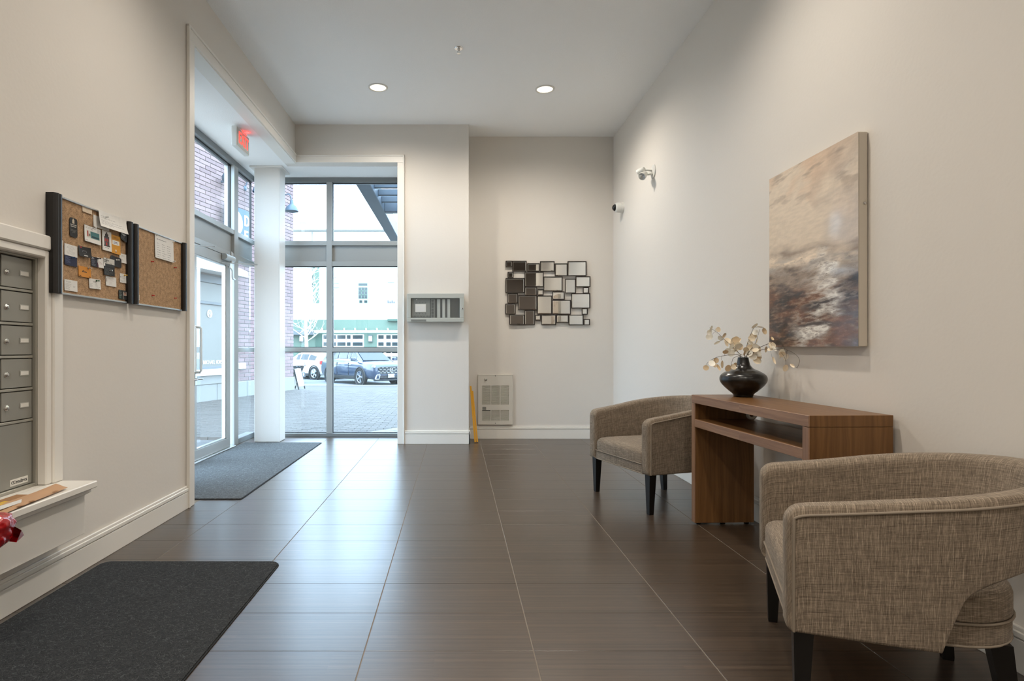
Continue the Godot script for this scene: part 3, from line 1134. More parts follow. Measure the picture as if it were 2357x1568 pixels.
	for i in 15:
		var row := PackedVector3Array()
		for j in 11:
			var u := i / 14.0
			var v := j / 10.0
			var near := Vector2(-1.650, 2.00).lerp(Vector2(-1.685, 2.565), u)
			var far_ := Vector2(-1.835, 2.05).lerp(Vector2(-1.745, 2.575), u)
			var q := far_.lerp(near, v)
			row.append(V(q.x, 0.483 + 0.004 * sin(u * 9.0) * sin(v * 5.0 + 1.0) + 0.006 * u * u + (0.012 * pow(maxf(u - 0.75, 0) * 4.0, 2) * (1 - v)), q.y))
		P.append(row)
	st = S()
	surf(st, P)
	obj("paper", st, M.kraft, env)
	for k in [[2.33, -1.672], [2.26, -1.668], [2.49, -1.69]]:
		st = S()
		bx(st, k[1] - 0.006, k[1] + 0.006, 0.4885, 0.4892, k[0] - 0.012, k[0] + 0.012)
		obj("printed_mark", st, M.kraft_dark, env)
	st = S()
	poly(st, [V(-1.70, 0.4893, 2.20), V(-1.745, 0.4893, 2.22), V(-1.735, 0.4893, 2.36), V(-1.70, 0.4893, 2.31)], Vector3.UP)
	obj("address_label", st, M.white_paper, env)
	var env2 := thing("kraft_envelope", "second brown envelope with yellow label, under the first at the back of the ledge", "envelope")
	st = S()
	box(st, V(-1.838, 0.479, 1.9), V(-1.70, 0.4805, 2.47), 0.0005)
	obj("paper", st, M.kraft_dark, env2)
	st = S()
	box(st, V(-1.805, 0.4805, 2.16), V(-1.775, 0.4812, 2.36), 0.0)
	obj("yellow_label", st, M.yellow_paper, env2)

	# crumpled glossy red bag over the edge of the ledge
	var bag := thing("red_plastic_bag", "crumpled glossy red plastic bag hanging over the mailbox ledge", "bag")
	st = S()
	var fn := FastNoiseLite.new()
	fn.noise_type = FastNoiseLite.TYPE_CELLULAR
	fn.frequency = 6.0
	fn.seed = 3
	fn.cellular_return_type = FastNoiseLite.RETURN_DISTANCE2_SUB
	var Q := []
	for i in 33:
		var row := PackedVector3Array()
		var v := i / 32.0
		for j in 49:
			var a := TAU * j / 48.0
			var r := 0.085 * pow(sin(PI * clampf(v * 0.93 + 0.05, 0, 1)), 0.55)
			if v > 0.72: r *= 1.0 - 0.55 * (v - 0.72) / 0.28
			var p := Vector3(cos(a) * r * 1.0, 0.375 + 0.165 * v, sin(a) * r * 1.5)
			var n := fn.get_noise_3d(p.x * 1.6, p.y * 1.6, p.z * 1.6)
			p *= Vector3(1, 1, 1)
			var out := Vector3(cos(a), 0.2, sin(a))
			p += out * (0.05 * n + 0.012)
			row.append(p + V(-1.60, 0.015, 2.022))
		Q.append(row)
	surf(st, Q, false, true, false)
	obj("bag_body", st, M.red_bag, bag)
	st = S()
	# one folded corner sticks out low on the right
	var tip := V(-1.572, 0.412, 2.150)
	var foot := [V(-1.60, 0.475, 2.10), V(-1.545, 0.445, 2.10), V(-1.555, 0.405, 2.09), V(-1.60, 0.410, 2.09), V(-1.63, 0.44, 2.10)]
	for i in foot.size():
		var p0: Vector3 = foot[i]
		var p1: Vector3 = foot[(i + 1) % foot.size()]
		var n := (p1 - p0).cross(tip - p0).normalized()
		if n.dot((p0 + p1) / 2 - V(-1.59, 0.435, 2.10)) < 0: n = -n
		tri(st, p0, p1, tip, [n, n, n], [Vector2.ZERO, Vector2.RIGHT, Vector2.ONE])
	obj("bag_corner", st, M.red_bag, bag)

# ------------------------------------------------------------------ corkboards and the notes on them
var atlas: Image
var note_mat: StandardMaterial3D

func cell(k: int) -> Rect2i:
	return Rect2i((k % 8) * 128, (k / 8) * 128, 128, 128)

func ink_lines(k: int, x0: int, x1: int, y0: int, y1: int, step: int, c: Color, th := 3, centred := false) -> void:
	var o := cell(k).position
	var y := y0
	while y < y1:
		var l := int((x1 - x0) * rng.randf_range(0.45, 1.0))
		var s := x0 + ((x1 - x0 - l) / 2 if centred else 0)
		var x := s
		while x < s + l:
			var wl := mini(rng.randi_range(5, 16), s + l - x)
			atlas.fill_rect(Rect2i(o.x + x, o.y + y, wl, th), c)
			x += wl + 3
		y += step

func fillc(k: int, x: int, y: int, w: int, h: int, c: Color) -> void:
	atlas.fill_rect(Rect2i(cell(k).position + Vector2i(x, y), Vector2i(w, h)), c)

func make_atlas() -> void:
	atlas = Image.create(1024, 384, false, Image.FORMAT_RGB8)
	var wh := Color(0.87, 0.86, 0.84)
	var ink := Color(0.36, 0.35, 0.35)
	for k in 24: fillc(k, 0, 0, 128, 128, wh)
	fillc(0, 0, 0, 128, 128, Color(0.83, 0.76, 0.66)); ink_lines(0, 50, 100, 40, 110, 14, Color(0.6, 0.58, 0.55))
	ink_lines(1, 12, 80, 40, 60, 12, ink, 2); ink_lines(1, 12, 118, 74, 104, 9, Color(0.45, 0.43, 0.45), 2)
	fillc(3, 0, 0, 128, 128, Color(0.085, 0.08, 0.075)); fillc(3, 48, 14, 34, 24, Color(0.75, 0.70, 0.62)); fillc(3, 57, 6, 16, 10, Color(0.75, 0.70, 0.62)); ink_lines(3, 12, 116, 44, 62, 11, Color(0.8, 0.78, 0.74), 5, true); ink_lines(3, 14, 116, 78, 96, 8, Color(0.55, 0.54, 0.5), 2, true)
	fillc(4, 0, 0, 128, 4, Color(0.2, 0.2, 0.2)); fillc(4, 0, 124, 128, 4, Color(0.2, 0.2, 0.2)); fillc(4, 0, 0, 3, 128, Color(0.25, 0.25, 0.25)); fillc(4, 124, 0, 4, 128, Color(0.2, 0.2, 0.2))
	fillc(4, 20, 38, 96, 56, Color(0.80, 0.80, 0.76)); fillc(4, 50, 40, 64, 50, Color(0.25, 0.45, 0.46)); fillc(4, 60, 72, 50, 12, Color(0.10, 0.22, 0.25)); fillc(4, 24, 42, 10, 42, Color(0.65, 0.25, 0.2)); fillc(4, 38, 60, 10, 20, Color(0.4, 0.35, 0.3)); ink_lines(4, 14, 110, 14, 30, 8, Color(0.55, 0.52, 0.5), 2); ink_lines(4, 8, 40, 112, 120, 8, Color(0.5, 0.2, 0.2), 3)
	# a house drawing on a white flyer
	fillc(5, 30, 36, 70, 60, Color(0.30, 0.27, 0.27)); fillc(5, 44, 20, 44, 20, Color(0.22, 0.20, 0.20)); fillc(5, 56, 10, 20, 12, Color(0.22, 0.20, 0.20)); fillc(5, 40, 50, 20, 18, Color(0.62, 0.18, 0.16)); fillc(5, 68, 50, 18, 18, Color(0.62, 0.18, 0.16)); fillc(5, 54, 74, 18, 22, Color(0.70, 0.22, 0.2)); fillc(5, 24, 92, 84, 7, Color(0.25, 0.23, 0.22)); ink_lines(5, 20, 110, 106, 112, 8, ink, 3, true)
	fillc(6, 0, 0, 128, 128, Color(0.80, 0.56, 0.13)); fillc(6, 18, 36, 96, 30, wh); ink_lines(6, 24, 108, 46, 58, 8, Color(0.25, 0.22, 0.4), 4, true); ink_lines(6, 20, 110, 14, 28, 8, Color(0.45, 0.30, 0.08), 3, true); fillc(6, 56, 98, 18, 16, Color(0.90, 0.85, 0.7)); fillc(6, 60, 104, 10, 14, Color(0.35, 0.25, 0.25))
	fillc(7, 0, 0, 128, 128, Color(0.115, 0.14, 0.165)); ink_lines(7, 16, 110, 36, 60, 12, Color(0.78, 0.80, 0.80), 9); ink_lines(7, 16, 110, 74, 100, 12, Color(0.5, 0.53, 0.55), 3)
	ink_lines(8, 20, 108, 18, 110, 12, Color(0.5, 0.48, 0.5), 2, true)
	fillc(9, 0, 0, 128, 128, Color(0.10, 0.12, 0.25)); ink_lines(9, 12, 78, 20, 96, 14, Color(0.45, 0.50, 0.65), 3)
	fillc(10, 0, 0, 128, 128, Color(0.06, 0.055, 0.06)); fillc(10, 20, 6, 24, 16, Color(0.55, 0.08, 0.12)); fillc(10, 48, 48, 34, 6, Color(0.42, 0.42, 0.44)); fillc(10, 44, 54, 6, 16, Color(0.35, 0.35, 0.37)); fillc(10, 80, 54, 6, 16, Color(0.35, 0.35, 0.37)); ink_lines(10, 36, 96, 84, 92, 9, Color(0.45, 0.45, 0.46), 3, true); fillc(10, 54, 104, 38, 9, Color(0.8, 0.79, 0.77))
	fillc(11, 0, 0, 128, 128, Color(0.115, 0.125, 0.18)); ink_lines(11, 8, 84, 12, 34, 12, Color(0.75, 0.76, 0.78), 7); ink_lines(11, 8, 96, 46, 118, 12, Color(0.55, 0.57, 0.62), 3)
	fillc(12, 0, 70, 14, 58, Color(0.45, 0.12, 0.22)); fillc(12, 0, 90, 24, 38, Color(0.40, 0.10, 0.18)); ink_lines(12, 40, 110, 52, 78, 12, Color(0.65, 0.50, 0.50), 4)
	fillc(13, 0, 62, 128, 66, Color(0.10, 0.105, 0.105)); fillc(13, 0, 0, 128, 46, Color(0.78, 0.77, 0.74)); fillc(13, 20, 42, 108, 20, Color(0.16, 0.165, 0.165)); ink_lines(13, 12, 70, 14, 34, 12, Color(0.14, 0.14, 0.14), 9); fillc(13, 34, 4, 14, 7, Color(0.14, 0.14, 0.14)); ink_lines(13, 14, 116, 74, 120, 9, Color(0.34, 0.36, 0.36), 3)
	fillc(14, 0, 0, 128, 128, Color(0.085, 0.075, 0.085)); ink_lines(14, 30, 60, 40, 90, 12, Color(0.3, 0.28, 0.3), 3)
	ink_lines(15, 26, 100, 24, 40, 12, ink, 3, true); ink_lines(15, 12, 80, 60, 112, 10, Color(0.55, 0.53, 0.5), 3)
	fillc(16, 0, 0, 128, 128, Color(0.80, 0.53, 0.17)); fillc(16, 40, 54, 16, 12, Color(0.16, 0.11, 0.08)); fillc(16, 52, 46, 8, 10, Color(0.16, 0.11, 0.08)); fillc(16, 64, 52, 8, 18, Color(0.16, 0.11, 0.08)); fillc(16, 76, 62, 10, 8, Color(0.16, 0.11, 0.08)); fillc(16, 36, 68, 48, 3, Color(0.2, 0.14, 0.08)); fillc(16, 8, 110, 20, 9, Color(0.2, 0.14, 0.08)); fillc(16, 104, 110, 18, 9, Color(0.2, 0.14, 0.08))
	ink_lines(17, 34, 96, 30, 48, 9, ink, 4, true); ink_lines(17, 10, 50, 66, 110, 10, Color(0.5, 0.49, 0.47), 3); ink_lines(17, 70, 118, 72, 116, 14, Color(0.5, 0.49, 0.47), 3)
	fillc(18, 8, 30, 10, 44, Color(0.60, 0.56, 0.52)); ink_lines(18, 36, 110, 30, 110, 15, Color(0.72, 0.60, 0.55), 2)
	fillc(19, 14, 42, 10, 18, Color(0.45, 0.44, 0.5)); ink_lines(19, 30, 110, 40, 70, 12, Color(0.55, 0.54, 0.55), 3); ink_lines(19, 14, 80, 92, 112, 9, Color(0.5, 0.5, 0.5), 3)
	ink_lines(20, 20, 80, 18, 34, 10, Color(0.5, 0.5, 0.5), 3); ink_lines(20, 14, 70, 48, 116, 10, Color(0.55, 0.54, 0.52), 3); ink_lines(20, 86, 116, 66, 84, 12, Color(0.5, 0.5, 0.5), 3)
	fillc(21, 0, 0, 128, 128, Color(0.10, 0.125, 0.12)); ink_lines(21, 10, 60, 12, 90, 16, Color(0.55, 0.60, 0.58), 5); fillc(21, 10, 92, 26, 22, Color(0.25, 0.40, 0.33)); fillc(21, 78, 20, 50, 108, Color(0.74, 0.70, 0.67)); fillc(21, 92, 34, 24, 34, Color(0.62, 0.45, 0.36)); fillc(21, 88, 24, 32, 16, Color(0.28, 0.17, 0.10)); fillc(21, 82, 72, 44, 56, Color(0.08, 0.10, 0.10))
	ink_lines(22, 16, 92, 22, 26, 8, Color(0.42, 0.41, 0.41), 3)
	for c in 3: ink_lines(22, 16 + 34 * c, 44 + 34 * c, 44, 118, 12, Color(0.52, 0.50, 0.50), 2)
	note_mat = mat(Color(1, 1, 1), 0.7)
	note_mat.albedo_texture = tex(atlas)
	note_mat.texture_repeat = false

func note(called: String, label: String, k: int, d0: float, d1: float, yc: float, h: float, lift: float, curl := 0.004, tilt := 0.0, grp := "papers pinned to the left corkboard", cat := "notice", round_ := 0.0) -> Node3D:
	var dc := (d0 + d1) / 2
	var o := thing(called, label, cat, V(-1.8255 + lift, yc, dc), 0.0, grp)
	o.transform.basis = BL * Basis(Vector3(0, 0, 1), tilt)
	var st := S()
	var w := d1 - d0
	var c := cell(k)
	var n := 8
	for side in 2:
		var pts := []
		for i in n + 1:
			var row := []
			for j in n + 1:
				var u := i / float(n)
				var v := j / float(n)
				var z := curl * pow(v, 2.0) * (0.6 + 0.4 * sin(u * 3.0)) + curl * 0.5 * pow(absf(u - 0.4) * 2.0, 2.0)
				var px := (u - 0.5) * w
				var py := (0.5 - v) * h
				if round_ > 0.0:
					var ex := maxf(absf(px) - (w / 2 - round_), 0)
					var ey := maxf(absf(py) - (h / 2 - round_), 0)
					var l := sqrt(ex * ex + ey * ey)
					if l > round_:
						px -= signf(px) * ex * (1 - round_ / l)
						py -= signf(py) * ey * (1 - round_ / l)
				row.append([Vector3(px, py, z + (0.0 if side else 0.0008)), Vector2((c.position.x + 2 + u * 124.0) / 1024.0, (c.position.y + 2 + v * 124.0) / 384.0)])
			pts.append(row)
		var nn := Vector3(0, 0, -1 if side else 1)
		for i in n:
			for j in n:
				var a = pts[i][j]
				var b = pts[i + 1][j]
				var cc = pts[i + 1][j + 1]
				var dd = pts[i][j + 1]
				var e: Vector3 = nn
				var fn: Vector3 = (cc[0] - a[0]).cross(b[0] - a[0]).normalized()
				if fn.dot(nn) < 0: fn = -fn
				e = fn
				tri(st, a[0], b[0], cc[0], [e, e, e], [a[1], b[1], cc[1]])
				tri(st, a[0], cc[0], dd[0], [e, e, e], [a[1], cc[1], dd[1]])
	obj("sheet", st, note_mat, o)
	return o

func pin(d: float, y: float, m: Material, label: String, x := -1.8255, grp := "") -> void:
	var o := thing("push_pin", label, "push pin", V(x, y, d), 0.0, grp)
	var xf := Transform3D(Basis(Vector3(0, 1, 0), Vector3(1, 0, 0), Vector3(0, 0, -1)), Vector3.ZERO)
	var st := S()
	lathe(st, [Vector2(0, 0.0), Vector2(0.0045, 0.001), Vector2(0.0045, 0.003), Vector2(0.0022, 0.005), Vector2(0.0024, 0.011), Vector2(0.0038, 0.014), Vector2(0.0035, 0.016), Vector2(0, 0.0165)], 12, xf)
	obj("head", st, m, o)

func build_boards() -> void:
	make_atlas()
	for k in 2:
		var d0 := 2.655 if k == 0 else 3.325
		var d1 := 3.305 if k == 0 else 3.962
		var y0 := 1.342
		var y1 := 1.795
		var b := thing("corkboard", ["left corkboard with dark side rails, crowded with cards and flyers", "right corkboard with dark side rails and one white notice"][k], "corkboard", Vector3.ZERO, 0.0, "corkboards on the left wall")
		var wl := 0.06 if k == 0 else 0.038
		var wr := 0.042
		var st := S()
		box(st, V(XL + 0.003, y0 + 0.004, d0 + 0.02), V(-1.826, y1 - 0.004, d1 - 0.02), 0.0, 2)
		obj("cork", st, M.cork, b)
		for s in [[d0, wl], [d1 - wr, wr]]:
			st = S()
			var prof := PackedVector2Array()
			var w: float = s[1]
			prof.append(Vector2(0, 0))
			for i in 9:
				var an := PI / 2 * i / 8.0
				prof.append(Vector2(w - 0.012 + 0.012 * sin(an), 0.030 + 0.015 * cos(an)))
			prof.append(Vector2(w, 0))
			var full := PackedVector2Array([Vector2(0, 0), Vector2(0, 0.034), Vector2(w * 0.12, 0.041), Vector2(w * 0.3, 0.045), Vector2(w * 0.42, 0.045), Vector2(w * 0.46, 0.041), Vector2(w * 0.54, 0.041), Vector2(w * 0.58, 0.045), Vector2(w * 0.8, 0.043), Vector2(w * 0.95, 0.036), Vector2(w, 0.03), Vector2(w, 0)])
			# outline in (depth, out from the wall), pushed up
			prism(st, full, y1 - y0, Transform3D(Basis(Vector3(0, 0, -1), Vector3(1, 0, 0), Vector3(0, 1, 0)), V(XL, y0, s[0])))
			obj("side_rail", st, M.rail, b)
		for y in [[y0, y0 + 0.009], [y1 - 0.009, y1]]:
			st = S()
			bx(st, XL + 0.002, -1.818, y[0], y[1], d0 + wl, d1 - wr, 0.002)
			obj("aluminium_strip", st, M.silver, b)
		if k == 1:
			st = S()
			bx(st, -1.803, -1.7995, 1.366, 1.396, 3.352, 3.357, 0.0)
			obj("sticker", st, M.label, b)
	note("paper_slip", "cream paper slip tucked under the top strip of the left corkboard", 0, 2.881, 2.956, 1.775, 0.028, 0.001, 0.002)
	note("paper_sheet", "plain white back sheet behind the large curled letter, left corkboard", 2, 2.968, 3.10, 1.735, 0.06, 0.001, 0.003)
	note("paper_sheet", "large curled white letter at the top of the left corkboard", 1, 2.994, 3.229, 1.756, 0.084, 0.007, 0.02)
	note("door_tag", "tall black door tag card at upper left of the left corkboard", 3, 2.786, 2.841, 1.667, 0.092, 0.001, 0.003, 0.0, "papers pinned to the left corkboard", "card", 0.012)
	note("flyer", "white flyer with a teal picture and black outline, below the curled letter", 4, 2.892, 3.024, 1.659, 0.083, 0.002, 0.006, -0.02)
	note("flyer", "white flyer with a drawing of a dark house with red windows", 5, 3.040, 3.118, 1.652, 0.103, 0.002, 0.004)
	note("flyer", "tall yellow flyer beside the house drawing flyer", 6, 3.118, 3.199, 1.646, 0.098, 0.003, 0.004)
	note("business_card", "dark blue-black card tilted at the right edge of the left corkboard", 7, 3.203, 3.262, 1.707, 0.056, 0.003, 0.006, -0.28, "papers pinned to the left corkboard", "card", 0.008)
	note("business_card", "white text card above the navy card at the left rail", 8, 2.749, 2.842, 1.555, 0.054, 0.001, 0.002, -0.02, "papers pinned to the left corkboard", "card")
	note("business_card", "navy blue card directly below the white text card at the left rail", 9, 2.749, 2.838, 1.505, 0.046, 0.002, 0.002, -0.02, "papers pinned to the left corkboard", "card")
	note("business_card", "black card with a red corner mark, right of the white text card", 10, 2.845, 2.938, 1.564, 0.050, 0.003, 0.008, 0.02, "papers pinned to the left corkboard", "card")
	note("business_card", "dark navy text card in the middle, overlapped by a white card", 11, 2.950, 3.005, 1.528, 0.049, 0.001, 0.003, 0.0, "papers pinned to the left corkboard", "card")
	note("business_card", "white card with a maroon corner between navy and black-and-white cards", 12, 2.998, 3.052, 1.530, 0.051, 0.002, 0.003, 0.0, "papers pinned to the left corkboard", "card")
	note("leaflet", "tall leaflet, white above and black below, at the middle of the left corkboard", 13, 3.050, 3.143, 1.518, 0.089, 0.004, 0.004, -0.01, "papers pinned to the left corkboard", "leaflet")
	note("business_card", "black card with rounded corners behind the black-and-white leaflet", 14, 3.113, 3.211, 1.556, 0.055, 0.002, 0.004, -0.06, "papers pinned to the left corkboard", "card", 0.012)
	note("business_card", "white card right of the black rounded card, under the yellow flyer", 15, 3.198, 3.262, 1.584, 0.050, 0.001, 0.003, 0.0, "papers pinned to the left corkboard", "card")
	note("business_card", "orange-yellow card below the black card with a red mark", 16, 2.851, 2.946, 1.467, 0.052, 0.001, 0.003, -0.01, "papers pinned to the left corkboard", "card")
	note("business_card", "white card with a green pin, lower middle of the left corkboard", 17, 2.933, 3.025, 1.417, 0.050, 0.001, 0.004, 0.02, "papers pinned to the left corkboard", "card")
	note("business_card", "pale card with thin pinkish lines, right of the green-pinned card", 18, 3.074, 3.167, 1.445, 0.050, 0.001, 0.002, 0.01, "papers pinned to the left corkboard", "card")
	note("business_card", "white card with a yellow pin at the right rail of the left corkboard", 19, 3.203, 3.262, 1.476, 0.050, 0.001, 0.002, 0.0, "papers pinned to the left corkboard", "card")
	note("business_card", "white form card at the lower left corner of the left corkboard", 20, 2.749, 2.842, 1.389, 0.052, 0.001, 0.002, 0.0, "papers pinned to the left corkboard", "card")
	note("business_card", "dark green card with a small portrait, lower right of the left corkboard", 21, 3.190, 3.262, 1.385, 0.050, 0.002, 0.003, 0.0, "papers pinned to the left corkboard", "card")
	note("paper_sheet", "white printed notice pinned high on the right corkboard", 22, 3.572, 3.802, 1.714, 0.142, 0.001, 0.006, 0.0, "", "notice")
	pin(3.538, 1.612, M.pin_red, "red push pin just below the white notice's left corner, right corkboard", -1.8255, "push pins in the corkboards")
	pin(3.827, 1.616, M.pin_red, "red push pin below and right of the white notice", -1.8255, "push pins in the corkboards")
	pin(3.545, 1.410, M.pin_red, "red push pin at the lower left of the right corkboard", -1.8255, "push pins in the corkboards")
	pin(3.827, 1.418, M.pin_red, "red push pin at the lower right of the right corkboard", -1.8255, "push pins in the corkboards")
	pin(3.590, 1.780, M.plastic_white, "white push pin in the upper left corner of the notice", -1.824, "push pins in the corkboards")
	pin(3.790, 1.776, M.plastic_white, "white push pin in the upper right corner of the notice", -1.822, "push pins in the corkboards")
	pin(3.792, 1.652, M.plastic_white, "white push pin in the lower right corner of the notice", -1.819, "push pins in the corkboards")
	pin(2.992, 1.434, M.pin_green, "green push pin in the lower middle white card", -1.823, "push pins in the corkboards")
	pin(3.245, 1.494, M.pin_yellow, "yellow push pin in the white card at the right rail", -1.823, "push pins in the corkboards")
	pin(2.80, 1.522, M.pin_red.duplicate(), "dark blue push pin joining white text card and navy card", -1.822, "push pins in the corkboards")
	(get_child(get_child_count() - 1).get_child(0) as MeshInstance3D).material_override = M.blue_sign
	pin(3.0, 1.548, M.black, "black push pin between the navy text card and the white card", -1.821, "push pins in the corkboards")
	pin(2.957, 1.695, M.silver, "silver push pin at the top of the flyer with the teal picture", -1.818, "push pins in the corkboards")
	pin(3.055, 1.772, M.silver, "silver push pin in the large curled letter", -1.812, "push pins in the corkboards")
	pin(2.925, 1.489, M.silver, "silver push pin in the orange-yellow card", -1.823, "push pins in the corkboards")
	pin(3.10, 1.50, M.silver, "silver push pin in the black-and-white leaflet", -1.819, "push pins in the corkboards")
	pin(3.165, 1.565, M.plastic_white, "white push pin in the black rounded card", -1.821, "push pins in the corkboards")

# ------------------------------------------------------------------ tub armchairs
# local: front is +z, the seat 0.42 m high
func chair_path(t: float) -> Array:
	# t 0..1 from the right front round the back to the left front: [point on the middle line, outward normal, s = 0 at the front, 1 at the back]
	var a := 0.333
	var zf := 0.315
	var zb := -0.02
	var b := 0.325
	var straight := zf - zb
	var arc := PI * (a + b) / 2
	var l := t * (2 * straight + arc)
	if l < straight:
		return [Vector2(a, zf - l), Vector2(1, 0), 0.0]
	if l > straight + arc:
		return [Vector2(-a, zb + (l - straight - arc)), Vector2(-1, 0), 0.0]
	var th := PI * (l - straight) / arc
	var p := Vector2(a * cos(th), zb - b * sin(th))
	var n := Vector2(cos(th) / a, -sin(th) / b).normalized()
	return [p, n, 0.0]

func front_round(l: float) -> float:
	# the arm tops round over at their front ends
	var r := 0.05
	return 0.0 if l > r else r - sqrt(maxf(0.0, r * r - (r - l) * (r - l))) * 0.98

func chair_shell_section(t: float, inset: float, push: float) -> PackedVector3Array:
	var q := chair_path(t)
	var p: Vector2 = q[0]
	var n: Vector2 = q[1]
	var s := clampf((0.315 - p.y) / 0.66, 0, 1)
	var top := 0.628 + 0.108 * pow(s, 1.15) - front_round(0.334 - p.y - push)
	var bot := 0.262
	if p.y < -0.045:
		var k := clampf((-0.045 - p.y) / 0.035, 0, 1)
		bot = lerpf(0.262, 0.395, pow(k, 0.7))
		if p.y < -0.08: bot = 0.395 + 0.13 * sqrt(clampf((-0.08 - p.y) / 0.26, 0, 1))
	var th := lerpf(0.043, 0.036, s) - inset
	var lean := 0.07 * s * s
	var out := PackedVector3Array()
	var y1 := top
	var y0 := bot + inset
	var r := minf(0.030, th * 0.8)
	var rb := 0.012
	var loop := []
	# outer side, from the bottom up, over the top, down the inner side
	for i in 4: loop.append([th - rb + rb * sin(PI / 2 * i / 3.0), y0 + rb - rb * cos(PI / 2 * i / 3.0)])
	for i in range(1, 5): loop.append([th, lerpf(y0 + rb, y1 - r, i / 5.0)])
	for i in 6: loop.append([th - r * 0.55 + r * 0.55 * cos(PI / 2 * i / 5.0), y1 - r + r * sin(PI / 2 * i / 5.0)])
	for i in 6: loop.append([-th + r - r * sin(PI / 2 * i / 5.0), y1 - r + r * cos(PI / 2 * i / 5.0)])
	for i in range(1, 5): loop.append([-th, lerpf(y1 - r, y0 + rb, i / 5.0)])
	for i in 4: loop.append([-th + rb - rb * cos(PI / 2 * (1.0 - i / 3.0)) * 1.0, y0 + rb - rb * sin(PI / 2 * i / 3.0)])
	for e in loop:
		var o: float = e[0] + lean * clampf((e[1] - 0.40) / 0.34, -0.2, 1.0)
		out.append(Vector3(p.x + n.x * o, e[1], p.y + n.y * o + push))
	return out

func chair_outline(half: float, zf: float, zb: float, rf: float, n := 48) -> PackedVector2Array:
	# seat plan: nearly square corners at the front, round back
	var out := PackedVector2Array()
	for i in 7:
		var an := PI / 2 * (1.0 - i / 6.0)
		out.append(Vector2(half - rf + rf * cos(an), zf - rf + rf * sin(an)))
	var zc := zb + half * 0.92
	for i in range(0, 25):
		var th := PI * i / 24.0
		var c := cos(th)
		var s := sin(th)
		out.append(Vector2(half * signf(c) * pow(absf(c), 0.75), zc - (zc - zb) * pow(s, 0.75)))
	for i in 7:
		var an := PI / 2 * i / 6.0
		out.append(Vector2(-half + rf - rf * sin(PI / 2 - an), zf - rf + rf * cos(PI / 2 - an)))
	return out

func loft(st: SurfaceTool, layers: Array, close := true) -> void:
	# layers of [outline, height]; the last one is closed with a slightly domed lid
	var P := []
	for l in layers:
		var r := PackedVector3Array()
		for q in l[0]: r.append(Vector3(q.x, l[1], q.y))
		P.append(r)
	surf(st, P, false, true, true)

func scaled(o: PackedVector2Array, inset: float) -> PackedVector2Array:
	var out := PackedVector2Array()
	var c := Vector2(0, 0)
	for q in o:
		var d := Vector2(absf(q.x), absf(q.y))
		out.append(Vector2(q.x - signf(q.x) * minf(inset, absf(q.x)), q.y - signf(q.y) * minf(inset, absf(q.y))))
	return out

